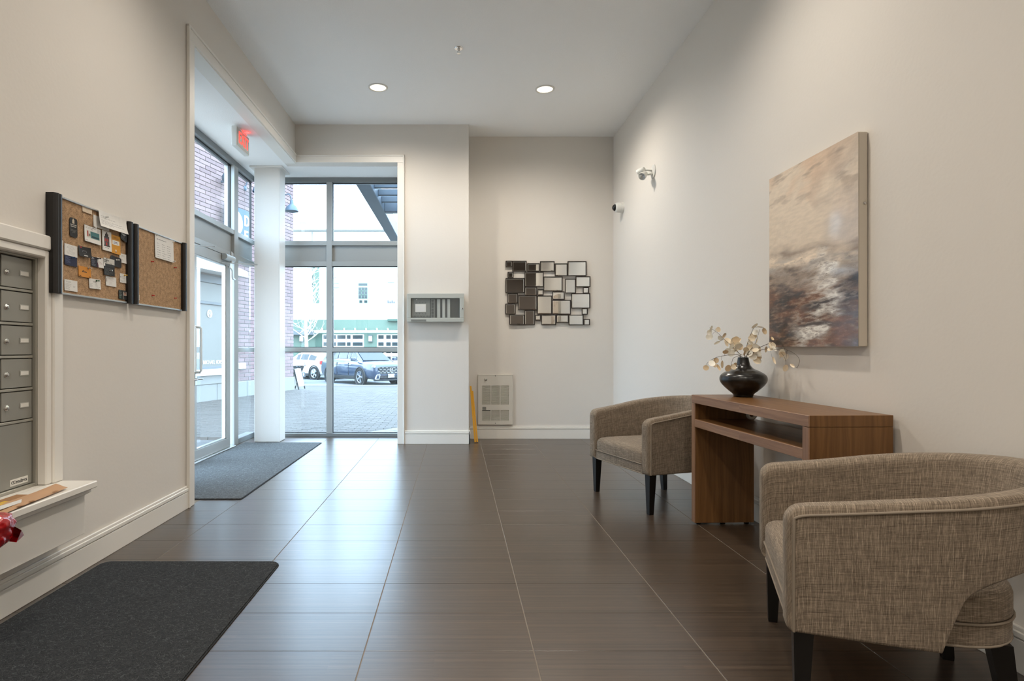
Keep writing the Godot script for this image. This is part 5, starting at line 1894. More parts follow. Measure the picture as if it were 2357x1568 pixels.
	# two yellow wooden stakes leaning in the corner
	for i in 2:
		var s := thing("yellow_stake", ["yellow wooden stake leaning in the corner, the left and longer one", "yellow wooden stake leaning in the corner, the right and shorter one"][i], "stake", Vector3.ZERO, 0.0, "yellow stakes beside the heater")
		st = S()
		if i == 0: bar(st, V(0.222, 0.004, 6.86), V(0.1715, 0.645, 7.04), 0.021, 0.021, Vector3(0, 0, 1), 0.002)
		else: bar(st, V(0.246, 0.004, 6.87), V(0.1945, 0.585, 7.055), 0.019, 0.019, Vector3(0, 0, 1), 0.002)
		obj("stick", st, M.yellow, s)

# ------------------------------------------------------------------ small fittings
func build_fixtures() -> void:
	# sprinkler
	var o := thing("sprinkler_head", "chrome pendent fire sprinkler in the middle of the ceiling", "sprinkler", V(0.022, H, 5.05))
	var st := S()
	lathe(st, [Vector2(0.012, -0.006), Vector2(0.03, -0.008), Vector2(0.037, -0.004), Vector2(0.038, 0.0)], 28)
	obj("escutcheon", st, M.chrome, o)
	st = S()
	lathe(st, [Vector2(0.0, -0.024), Vector2(0.008, -0.024), Vector2(0.008, -0.012), Vector2(0.012, -0.011), Vector2(0.012, 0.0)], 16)
	for s in [-1, 1]:
		tube(st, [Vector3(s * 0.007, -0.02, 0), Vector3(s * 0.012, -0.032, 0), Vector3(s * 0.005, -0.044, 0)], 0.002, -1, 6)
	lathe(st, [Vector2(0, -0.047), Vector2(0.015, -0.047), Vector2(0.015, -0.045), Vector2(0, -0.044)], 16)
	obj("deflector", st, M.chrome, o)

	# exit sign hung from the lower ceiling
	o = thing("exit_sign", "illuminated EXIT sign with red letters hung over the entrance", "exit sign", V(-2.068, SOF, 5.735))
	o.transform.basis = BL
	st = S()
	box(st, Vector3(-0.165, -0.205, -0.052), Vector3(0.165, -0.018, 0.0), 0.006)
	obj("housing", st, M.plastic_white, o)
	st = S()
	box(st, Vector3(-0.155, -0.196, 0.0), Vector3(0.155, -0.028, 0.003), 0.001)
	var face := obj("face_plate", st, M.panel_grey, o)
	text("exit_letters", "EXIT", 0.150, 0.003, M.exit_red, face, Transform3D(Basis().scaled(Vector3(0.86, 1.0, 1.0)), Vector3(0.004, -0.112, 0.0042)))
	st = S()
	box(st, Vector3(-0.06, -0.018, -0.04), Vector3(0.06, 0.0, -0.012), 0.003)
	obj("canopy_mount", st, M.plastic_white, o)
	st = S()
	box(st, Vector3(-0.02, -0.0185, -0.006), Vector3(0.11, -0.0155, 0.0), 0.0)
	obj("light_slot", st, M.exit_red, o)
	var l := OmniLight3D.new()
	l.name = "exit_glow_light"
	l.light_color = Color(1.0, 0.10, 0.08)
	l.light_energy = 0.0028
	l.light_size = 0.012
	l.omni_range = 12.0
	l.omni_attenuation = 2.0
	l.shadow_enabled = true
	l.position = Vector3(0.06, -0.010, 0.014)
	o.add_child(l)

	# twin emergency lamp on the right wall
	o = thing("emergency_light", "twin-head emergency spotlight on a round plate, high on the right wall", "emergency light", V(XR, 2.80, 5.70))
	o.transform.basis = BR
	st = S()
	var fz := Basis(Vector3(1, 0, 0), Vector3(0, 0, 1), Vector3(0, -1, 0))
	lathe(st, [Vector2(0.066, 0), Vector2(0.066, 0.008), Vector2(0.060, 0.012), Vector2(0, 0.013)], 32, Transform3D(fz, Vector3.ZERO))
	obj("back_plate", st, M.plastic_white, o)
	for h in [[Vector3(-0.028, 0.020, 0.10), Vector3(-0.62, -0.42, 0.55)], [Vector3(0.006, -0.030, 0.092), Vector3(0.42, -0.55, 0.62)]]:
		st = S()
		tube(st, [Vector3(h[0].x * 0.6, h[0].y * 0.7, 0.01), h[0] * Vector3(0.9, 1.0, 0.55), h[0]], 0.009, -1, 8)
		var kn := obj("knuckle", st, M.plastic_white, o)
		var y: Vector3 = h[1].normalized()
		var x := y.cross(Vector3.UP).normalized()
		var z := x.cross(y)
		var xf := Transform3D(Basis(x, y, z), h[0])
		st = S()
		lathe(st, [Vector2(0, -0.03), Vector2(0.018, -0.028), Vector2(0.026, -0.012), Vector2(0.036, 0.022), Vector2(0.0385, 0.042), Vector2(0.0385, 0.046), Vector2(0.034, 0.046), Vector2(0.033, 0.042)], 24, xf)
		var hd := obj("lamp_head", st, M.plastic_white, o)
		st = S()
		lathe(st, [Vector2(0.034, 0.043), Vector2(0.026, 0.030), Vector2(0.012, 0.018), Vector2(0.005, 0.016), Vector2(0.005, 0.030), Vector2(0, 0.032)], 20, xf)
		obj("reflector", st, M.silver, hd)

	# dome camera near the far corner
	o = thing("dome_camera", "white dome security camera with a black eye beside the far corner", "security camera", V(XR, 2.70, 6.74))
	o.transform.basis = BR
	st = S()
	lathe(st, [Vector2(0.058, 0), Vector2(0.058, 0.030), Vector2(0.054, 0.034), Vector2(0.054, 0.038), Vector2(0.056, 0.042), Vector2(0.055, 0.078), Vector2(0.048, 0.090), Vector2(0.038, 0.092)], 32, Transform3D(fz, Vector3.ZERO))
	obj("body", st, M.plastic_white, o)
	st = S()
	var pr := []
	for i in 9: pr.append(Vector2(0.039 * cos(PI / 2 * i / 8.0), 0.090 + 0.036 * sin(PI / 2 * i / 8.0)))
	lathe(st, pr, 28, Transform3D(fz, Vector3.ZERO))
	obj("dome", st, M.smoke, o)

# ------------------------------------------------------------------ outdoors
func build_outdoors() -> void:
	# paved court: flat to d = 16.1, then falling towards the street
	var st := S()
	bx(st, -14.0, 6.0, -0.5, -0.062, 7.45, 16.1)
	struct("ground_base", "bed under the paved court outside the windows", "ground", st, M.road)
	st = S()
	var f := [[16.1, -0.03], [24.3, -0.44], [24.3, -0.52], [80.0, -0.55]]
	poly(st, [V(-30, f[0][1], f[0][0]), V(12, f[0][1], f[0][0]), V(12, f[1][1], f[1][0]), V(-30, f[1][1], f[1][0])], Vector3(0, 1, -0.043).normalized())
	struct("pavement_slope", "paved slope falling from the court to the street", "pavement", st, M.pavers)
	st = S()
	bx(st, -30, 12, -0.9, -0.41, 24.3, 24.48, 0.01)
	struct("kerb", "pale stone kerb along the street edge", "kerb", st, M.stone)
	st = S()
	bx(st, -60, 40, -0.9, -0.47, 24.48, 90.0)
	struct("street", "pale grey street with parked cars", "street", st, M.road)
	# pavers laid in running bond: real slabs, tens of pixels wide near the glass and a few pixels further out
	var box_st := S()
	box(box_st, Vector3(-0.099, -0.06, -0.049), Vector3(0.099, 0, 0.049), 0.006)
	var mm := MultiMesh.new()
	mm.transform_format = MultiMesh.TRANSFORM_3D
	mm.use_colors = true
	mm.mesh = box_st.commit()
	var list := []
	for r in 86:
		for c in range(-42, 22):
			var x := c * 0.202 + (0.101 if r % 2 else 0.0)
			var d := 7.50 + r * 0.10
			if x < -6.6 + (d - 7.5) * 0.25 - 0.5 and d < 16: continue
			list.append(V(x, -0.022, d))
	mm.instance_count = list.size()
	for i in list.size():
		var p: Vector3 = list[i]
		mm.set_instance_transform(i, Transform3D(Basis(Vector3.RIGHT, rng.randf_range(-0.012, 0.012)), p + Vector3(0, rng.randf_range(-0.002, 0.002), 0)))
		var t := rng.randf_range(0.85, 1.12)
		mm.set_instance_color(i, Color(t, t, t))
	var pv := MultiMeshInstance3D.new()
	pv.name = "pavers"
	pv.multimesh = mm
	pv.material_override = M.paver
	add_child(pv)
	tag(pv, "grey concrete pavers of the court outside the windows, in running bond", "pavers", "", "stuff")
	# two rows of long border slabs crossing towards the right
	var bs := thing("border_strip", "diagonal border of long grey slabs in the pavers near the window", "paving")
	bs.set_meta("kind", "structure")
	for i in 22:
		for k in 2:
			st = S()
			box(st, Vector3(-0.29, -0.05, -0.14), Vector3(0.29, 0.004, 0.14), 0.008)
			var s := obj("slab", st, M.stone, bs)
			s.position = V(-1.05 + i * 0.36 + k * 0.20, -0.016, 7.75 + i * 0.47 - k * 0.22)
			s.rotation.y = 0.92
	build_brick_shop()
	build_canopy()
	build_street_building()
	build_tree()
	build_cars()
	# sandwich board by the brick corner
	var sb := thing("sandwich_board", "white folding sandwich board standing by the brick corner", "signboard", V(-4.50, -0.05, 16.7), deg_to_rad(82))
	sb.scale = Vector3(0.8, 0.72, 0.72)
	for s in [-1, 1]:
		st = S()
		var q := Basis(Vector3.RIGHT, 0.24 * s)
		box(st, Vector3(-0.26, 0.10, -0.015), Vector3(0.26, 0.80, 0.015), 0.004, 0, Transform3D(q, Vector3(0, 0.02, -0.205 * s)))
		obj("panel", st, M.shop_white, sb)
		for x in [-0.27, 0.27]:
			st = S()
			box(st, Vector3(x - 0.02, 0.0, -0.02), Vector3(x + 0.02, 0.82, 0.02), 0.003, 0, Transform3D(q, Vector3(0, 0.0, -0.205 * s)))
			obj("leg", st, M.car_trim, sb)

func build_brick_shop() -> void:
	# local: x along the facade towards the street (0 at the far corner), z out of the wall
	var o := thing("brick_building", "red brick shop building with a display window across the court", "building", V(-4.43, 0, 16.1), deg_to_rad(76.02))
	var st := S()
	box(st, Vector3(-10, -0.3, -6), Vector3(0, 5.85, -0.02))
	obj("wall_core", st, M.mortar, o)
	st = S()
	box(st, Vector3(-10, 5.83, -0.3), Vector3(0.05, 6.0, 0.06), 0.01)
	obj("coping", st, M.stone, o)
	for x in 9:
		st = S()
		box(st, Vector3(-10 + x * 1.113, -0.06, -0.1), Vector3(-10 + x * 1.113 + 1.105, 0.33, 0.035), 0.012)
		obj("plinth_stone", st, M.stone, o)
	var kinds := [M.brick, M.brick2, M.brick3]
	var meshes := []
	for k in 2:
		st = S()
		var hx := 0.17 if k == 0 else 0.08
		box(st, Vector3(-hx, -0.038, -0.05), Vector3(hx, 0.038, 0.0), 0.005)
		meshes.append(st.commit())
	var rest := [S(), S(), S()]
	var parts := 0
	for r in 61:
		var y := 0.38 + r * 0.0895
		var x := 0.0
		var i := 0
		while x > -9.8:
			var half := r % 2 == 1 and i == 0
			var w := 0.16 if half else 0.34
			var cx := x - w / 2
			x -= w + 0.011
			i += 1
			if cx < -2.85 and y < 3.0: continue
			var seen_: bool = (cx > -4.35 and cx < -1.75 and y > 3.65 and y < 5.75) or (cx > -2.6 and cx < -1.65 and y < 2.35) or cx > -0.35
			var m := rng.randi() % 3
			var at := Vector3(cx, y, rng.randf_range(-0.002, 0.003))
			if seen_ and parts < 300:
				var b := mi("brick", meshes[1 if half else 0], kinds[m], o)
				b.position = at
				parts += 1
			else:
				box(rest[m], at + Vector3(-w / 2, -0.038, -0.05), at + Vector3(w / 2, 0.038, 0), 0.0)
	for m in 3: tag(obj("brick_field", rest[m], kinds[m], o), "", "", "", "stuff")
	# display window
	var sx0 := -9.6
	var sx1 := -2.87
	st = S()
	box(st, Vector3(sx0, 0.33, -0.02), Vector3(sx1, 0.52, 0.05), 0.01)
	obj("sill_base", st, M.stone, o)
	st = S()
	box(st, Vector3(sx0, 0.52, -0.02), Vector3(sx1, 0.655, 0.11), 0.01)
	obj("window_sill", st, M.shop_white, o)
	st = S()
	for b in [[sx0, sx1, 0.655, 0.71], [sx0, sx1, 2.50, 2.66], [sx0, sx1, 2.04, 2.10], [sx1 - 0.07, sx1, 0.655, 2.66], [-5.2, -5.12, 0.655, 2.66], [sx0, sx0 + 0.07, 0.655, 2.66]]:
		box(st, Vector3(b[0], b[2], -0.05), Vector3(b[1], b[3], 0.03), 0.006)
	obj("shop_window_frame", st, M.shop_frame, o)
	for b in [[sx0, -5.16], [-5.16, sx1]]:
		for y in [[0.7, 2.05], [2.09, 2.5]]:
			st = S()
			poly(st, [Vector3(b[0], y[0], -0.01), Vector3(b[1], y[0], -0.01), Vector3(b[1], y[1], -0.01), Vector3(b[0], y[1], -0.01)], Vector3(0, 0, 1))
			obj("shop_pane", st, M.shop_glass, o)
	st = S()
	var pr := PackedVector2Array([Vector2(0, 2.70), Vector2(0.50, 2.68), Vector2(0.50, 2.80), Vector2(0.0, 3.02)])
	prism(st, pr, sx1 - sx0, Transform3D(Basis(Vector3(0, 0, 1), Vector3(0, 1, 0), Vector3(-1, 0, 0)), Vector3(sx1, 0, 0)))
	obj("awning", st, M.shop_white, o)
	# a dark figure-sized display post behind the glass edge, as the glass shows
	var lt := text("shop_lettering", "MICHAEL KORS", 0.105, 0.006, M.sign_white, o, Transform3D(Basis().scaled(Vector3(0.92, 1, 1)), Vector3(-3.43, 0.80, 0.0)), "Droid Sans", false)
	lt.set_meta("label", "white shop name lettering on the display window")
	# round monogram above it
	st = S()
	for k in 2:
		var pts := []
		for i in 25: pts.append(Vector3(-3.63 + 0.078 + k * 0.03 + 0.062 * cos(TAU * i / 24.0), 1.84 + 0.078 * sin(TAU * i / 24.0), 0.0))
		tube(st, pts, 0.006, -1, 5)
	for b in [[-0.03, -0.05, 0.0, 0.05], [0.0, 0.05, 0.03, -0.05], [-0.06, -0.05, -0.03, 0.05], [0.03, 0.05, 0.06, -0.05]]:
		bar(st, Vector3(-3.537 + b[0], 1.84 + b[1], 0.0), Vector3(-3.537 + b[2], 1.84 + b[3], 0.0), 0.006, 0.008, Vector3(0, 0, 1))
	obj("shop_emblem", st, M.sign_white, o)
	st = S()
	box(st, Vector3(-2.52, 0.62, 0.0), Vector3(-2.28, 0.76, 0.05), 0.008)
	obj("outlet_cover", st, M.shop_white, o)

	# flat sign with a white disc and letters
	var sg := thing("wall_sign", "blue wall sign with a white disc and letters, high on the brick building", "sign", V(-4.43, 0, 16.1) + o.basis * Vector3(-2.74, 3.92, 0.16), o.rotation.y)
	st = S()
	box(st, Vector3(-0.50, -0.44, -0.03), Vector3(0.44, 0.36, 0.03), 0.01)
	obj("panel", st, M.blue_sign, sg)
	st = S()
	lathe(st, [Vector2(0.28, 0.03), Vector2(0.28, 0.05), Vector2(0.0, 0.05)], 40, Transform3D(Basis(Vector3(1, 0, 0), Vector3(0, 0, 1), Vector3(0, -1, 0)), Vector3(-0.19, 0.0, 0)))
	obj("disc", st, M.sign_white, sg)
	text("sign_letter", "D", 0.34, 0.012, M.sign_white, sg, Transform3D(Basis(), Vector3(0.26, 0.11, 0.036)))
	text("sign_letter", "E", 0.34, 0.012, M.sign_white, sg, Transform3D(Basis(), Vector3(0.24, -0.24, 0.036)))
	for s in [-1, 1]:
		st = S()
		box(st, Vector3(s * 0.3 - 0.02, -0.02, -0.17), Vector3(s * 0.3 + 0.02, 0.02, -0.03), 0.0)
		obj("bracket", st, M.lamp_blue, sg)

	# lamps on the brickwork
	for a in [[-2.25, 4.92, "blue-grey barn lamp on a curved arm above the blue wall sign"], [-0.80, 4.80, "blue-grey barn lamp at the far corner of the brick building"]]:
		var l := thing("barn_lamp", a[2], "wall lamp", V(-4.43, 0, 16.1) + o.basis * Vector3(a[0], a[1], 0.0), o.rotation.y, "barn lamps on the brick building")
		st = S()
		tube(st, curve([Vector3(0, -0.05, 0.0), Vector3(0, 0.10, 0.06), Vector3(0, 0.26, 0.18), Vector3(0, 0.27, 0.33), Vector3(0, 0.10, 0.40)], 5), 0.014, -1, 8)
		lathe(st, [Vector2(0.06, 0), Vector2(0.05, 0.02), Vector2(0, 0.03)], 14, Transform3D(Basis(Vector3(1, 0, 0), Vector3(0, 0, 1), Vector3(0, -1, 0)), Vector3(0, -0.05, 0)))
		obj("gooseneck", st, M.lamp_blue, l)
		st = S()
		lathe(st, [Vector2(0.17, -0.17), Vector2(0.175, -0.165), Vector2(0.14, -0.06), Vector2(0.07, 0.0), Vector2(0.05, 0.03), Vector2(0.045, 0.11), Vector2(0, 0.12)], 24, Transform3D(Basis(), Vector3(0, 0.0, 0.40)))
		obj("shade", st, M.lamp_blue, l)
	var fl := thing("floodlight", "pale blue-grey bullet floodlight on the upper brick wall", "wall lamp", V(-4.43, 0, 16.1) + o.basis * Vector3(-3.14, 4.78, 0.0), o.rotation.y)
	st = S()
	tube(st, [Vector3(0, 0, 0), Vector3(0, 0, 0.16), Vector3(-0.04, 0.02, 0.22)], 0.025, -1, 8)
	obj("bracket", st, M.lamp_blue, fl)
	st = S()
	lathe(st, [Vector2(0, -0.16), Vector2(0.11, -0.15), Vector2(0.11, 0.02), Vector2(0.07, 0.06), Vector2(0.06, 0.16), Vector2(0.02, 0.20), Vector2(0.0, 0.34)], 18, Transform3D(Basis(Vector3(0, 0, 1), 0.0) * Basis(Vector3(0, -1, 0), Vector3(1, 0, 0), Vector3(0, 0, 1)), Vector3(-0.05, 0.02, 0.26)))
	obj("lamp_head", st, M.lamp_blue, fl)

func build_canopy() -> void:
	var o := thing("steel_canopy", "blue-grey steel canopy with cross slats outside the far window", "canopy")
	var st := S()
	bx(st, -1.72, -1.47, 3.90, 4.25, 7.46, 15.6, 0.01)
	obj("beam", st, M.beam, o)
	for i in 9:
		st = S()
		bx(st, -1.47, 4.5, 3.99, 4.10, 9.05 + i * 0.52, 9.15 + i * 0.52, 0.006)
		if 9.05 + i * 0.52 < 11.9: obj("slat", st, M.beam, o)
	st = S()
	bx(st, -1.47, 4.5, 3.90, 4.25, 12.1, 12.3, 0.01)
	obj("cross_beam", st, M.beam, o)
	st = S()
	bx(st, 4.3, 4.55, -0.05, 4.25, 12.1, 12.35, 0.01)
	obj("post", st, M.beam, o)
	st = S()
	bx(st, 4.3, 4.55, -0.05, 4.25, 7.6, 7.85, 0.01)
	obj("post", st, M.beam, o)

func build_street_building() -> void:
	var d := 36.0
	var o := thing("street_building", "white building with a green shop ground floor across the street", "building", V(0, 0, d))
	var k := 36.0 / 1360.0
	var X := func(px: float) -> float: return (px - 1050.0) * k
	var Y := func(py: float) -> float: return 1.09 - (py - 803.0) * k
	var st := S()
	box(st, Vector3(-24, Y.call(736.0), -10), Vector3(8, Y.call(533.0), 0))
	obj("upper_wall", st, M.facade, o)
	st = S()
	box(st, Vector3(-24, Y.call(533.0), -9.8), Vector3(8.05, Y.call(529.0), 0.25), 0.02)
	obj("roof_coping", st, M.stone, o)
	st = S()
	box(st, Vector3(-24, -0.9, -9.9), Vector3(8, Y.call(736.0), 0.02))
	obj("ground_floor", st, M.facade_green, o)
	st = S()
	box(st, Vector3(X.call(727.0), -0.6, 0.02), Vector3(X.call(742.0), Y.call(768.0), 0.06), 0.01)
	obj("side_door", st, M.facade_green_dark, o)
	st = S()
	box(st, Vector3(X.call(720.0), Y.call(698.0), 0), Vector3(X.call(735.0), Y.call(612.0), 0.05), 0.01)
	obj("green_strip", st, M.facade_green, o)
	st = S()
	box(st, Vector3(X.call(640.0), Y.call(772.0), 0.0), Vector3(X.call(728.0), Y.call(761.0), 0.5), 0.03)
	obj("door_hood", st, M.shop_frame, o)
	# pipe canopy with brackets
	st = S()
	tube(st, [Vector3(X.call(728.0), Y.call(764.0), 0.5), Vector3(7.5, Y.call(764.0), 0.5)], 0.085, -1, 10)
	obj("canopy_pipe", st, M.facade, o)
	for i in 16:
		st = S()
		var x: float = X.call(746.0 + i * 25.0)
		bar(st, Vector3(x, Y.call(762.0), 0.5), Vector3(x - 0.1, Y.call(757.0), 0.0), 0.08, 0.10)
		obj("canopy_bracket", st, M.facade, o)
	# glazed garage doors
	for g in [[742.0, 838.0], [868.0, 964.0]]:
		st = S()
		box(st, Vector3(X.call(g[0]), -0.7, 0.0), Vector3(X.call(g[1]), Y.call(770.0), 0.04), 0.01)
		var gd := obj("garage_door", st, M.facade, o)
		var cols := [[0.03, 0.16], [0.22, 0.33], [0.36, 0.56], [0.59, 0.68], [0.73, 0.97]]
		for r in 5:
			for c in cols:
				st = S()
				var x0 := lerpf(X.call(g[0]), X.call(g[1]), c[0])
				var x1 := lerpf(X.call(g[0]), X.call(g[1]), c[1])
				var y1: float = Y.call(771.5 + r * 16.5)
				box(st, Vector3(x0, y1 - 0.23, 0.04), Vector3(x1, y1, 0.05))
				obj("garage_pane", st, M.win_glass, gd)
	for w in [[825.0, 846.0, 652.0, 658.5], [825.0, 846.0, 661.5, 688.0], [827.0, 834.5, 691.0, 698.0], [838.0, 846.0, 691.0, 698.0]]:
		st = S()
		box(st, Vector3(X.call(w[0]), Y.call(w[3]), 0.0), Vector3(X.call(w[1]), Y.call(w[2]), 0.03), 0.0)
		var wf := obj("window", st, M.facade_green, o)
		st = S()
		box(st, Vector3(X.call(w[0] + 1.0), Y.call(w[3] - 1.0), 0.03), Vector3(X.call(w[1] - 1.0), Y.call(w[2] + 1.0), 0.035), 0.0)
		obj("pane", st, M.win_glass, wf)
		if w[3] - w[2] > 20:
			st = S()
			for i in 2: box(st, Vector3(X.call(832.0 + i * 7.0) - 0.02, Y.call(687.0), 0.035), Vector3(X.call(832.0 + i * 7.0) + 0.02, Y.call(662.0), 0.05))
			for i in 2: box(st, Vector3(X.call(826.0), Y.call(670.0 + i * 9.0) - 0.02, 0.035), Vector3(X.call(845.0), Y.call(670.0 + i * 9.0) + 0.02, 0.05))
			obj("glazing_bar", st, M.facade_green, wf)
	for i in 4:
		st = S()
		box(st, Vector3(X.call(892.0 + i * 4.6), Y.call(698.0), 0.0), Vector3(X.call(895.0 + i * 4.6), Y.call(691.5 if i % 2 == 0 else 694.0), 0.06))
		obj("vent_cap", st, M.shop_frame, o)
	# pale downpipes, a balcony rail and a stair canopy on the white wall
	st = S()
	for b in [[718.0, 719.5, 660.0, 455.0], [690.0, 704.0, 515.0, 513.0], [676.0, 704.0, 532.0, 530.0], [766.0, 774.0, 640.0, 639.0], [766.0, 781.0, 653.0, 652.0], [766.0, 781.0, 663.0, 662.0], [892.0, 908.0, 651.0, 650.0]]:
		box(st, Vector3(X.call(b[0]), Y.call(b[2]), 0.0), Vector3(X.call(b[1]), minf(Y.call(b[3]), Y.call(535.0) if b[3] < 500 else 99.0), 0.10))
	obj("wall_fittings", st, M.stone, o)
	st = S()
	box(st, Vector3(X.call(893.0), Y.call(740.0), 0.0), Vector3(X.call(960.0), Y.call(735.0), 0.35), 0.02)
	obj("ledge", st, M.facade_green_dark, o)
	for x in [694.5, 853.0]:
		var l := thing("wall_lantern", "white box wall lantern on the green wall behind the birch" if x < 700 else "white box wall lantern on the green pier between the garage doors", "wall lamp", V(X.call(x), Y.call(786.0), d - 0.02), 0.0, "wall lanterns across the street")
		st = S()
		box(st, Vector3(-0.10, 0.0, 0.0), Vector3(0.10, 0.34, 0.16), 0.02)
		obj("glass_box", st, M.shop_white, l)
		st = S()
		box(st, Vector3(-0.13, 0.33, 0.0), Vector3(0.13, 0.38, 0.20), 0.01)
		box(st, Vector3(-0.13, -0.03, 0.0), Vector3(0.13, 0.01, 0.20), 0.01)
		obj("cap", st, M.shop_frame, l)

func build_tree() -> void:
	var o := thing("birch_tree", "bare white-barked birch tree in front of the green shop front", "tree", V(-8.70, -0.48, 34.3))
	var st := S()
	var dark := S()
	var trunk := curve([Vector3(0, 0, 0), Vector3(0.02, 1.5, 0), Vector3(-0.02, 3.0, 0.03), Vector3(0.05, 4.6, 0), Vector3(0.12, 6.4, 0.05)], 5)
	tube(st, trunk, 0.12, 0.045, 10)
	for i in 26:
		var y := rng.randf_range(1.3, 4.8)
		var a := rng.randf_range(-0.3, 3.4)
		var r := 0.12 - 0.012 * y
		var c := Vector3(cos(a) * r + 0.01, y, sin(a) * r)
		box(dark, Vector3(-0.03, -0.012, -0.006), Vector3(0.03, 0.012, 0.008), 0.004, 0, Transform3D(Basis(Vector3.UP, PI / 2 - a), c))
	var tr := obj("trunk", st, M.bark, o)
	obj("bark_scar", dark, M.bark_dark, tr)
	st = S()
	for i in 30:
		var y := 2.0 + 4.3 * i / 30.0
		var a := i * 2.4 + rng.randf_range(-0.4, 0.4)
		var len_ := rng.randf_range(1.1, 2.1) * (1.0 if y < 5 else 0.6)
		var root: Vector3 = Vector3(0.02, y, 0)
		var dir := Vector3(cos(a), 0.55 + rng.randf_range(0, 0.7), sin(a) * 0.4).normalized()
		var pts := [root]
		for k in 4:
			pts.append(pts[-1] + dir * len_ / 4.0)
			dir = (dir + Vector3(rng.randf_range(-0.2, 0.2), 0.16, rng.randf_range(-0.2, 0.2))).normalized()
		tube(st, curve(pts, 3), 0.030, 0.008, 6)
		for t in 7:
			var q: Vector3 = pts[1 + t % 4]
			var dd := Vector3(rng.randf_range(-1, 1), rng.randf_range(-0.1, 1), rng.randf_range(-1, 1)).normalized()
			var tw := [q, q + dd * 0.25, q + dd * 0.5 + Vector3(0, 0.08, 0), q + dd * rng.randf_range(0.6, 0.95) + Vector3(0, 0.2, 0)]
			tube(st, tw, 0.010, 0.004, 4)
	obj("branches", st, M.bark, o)

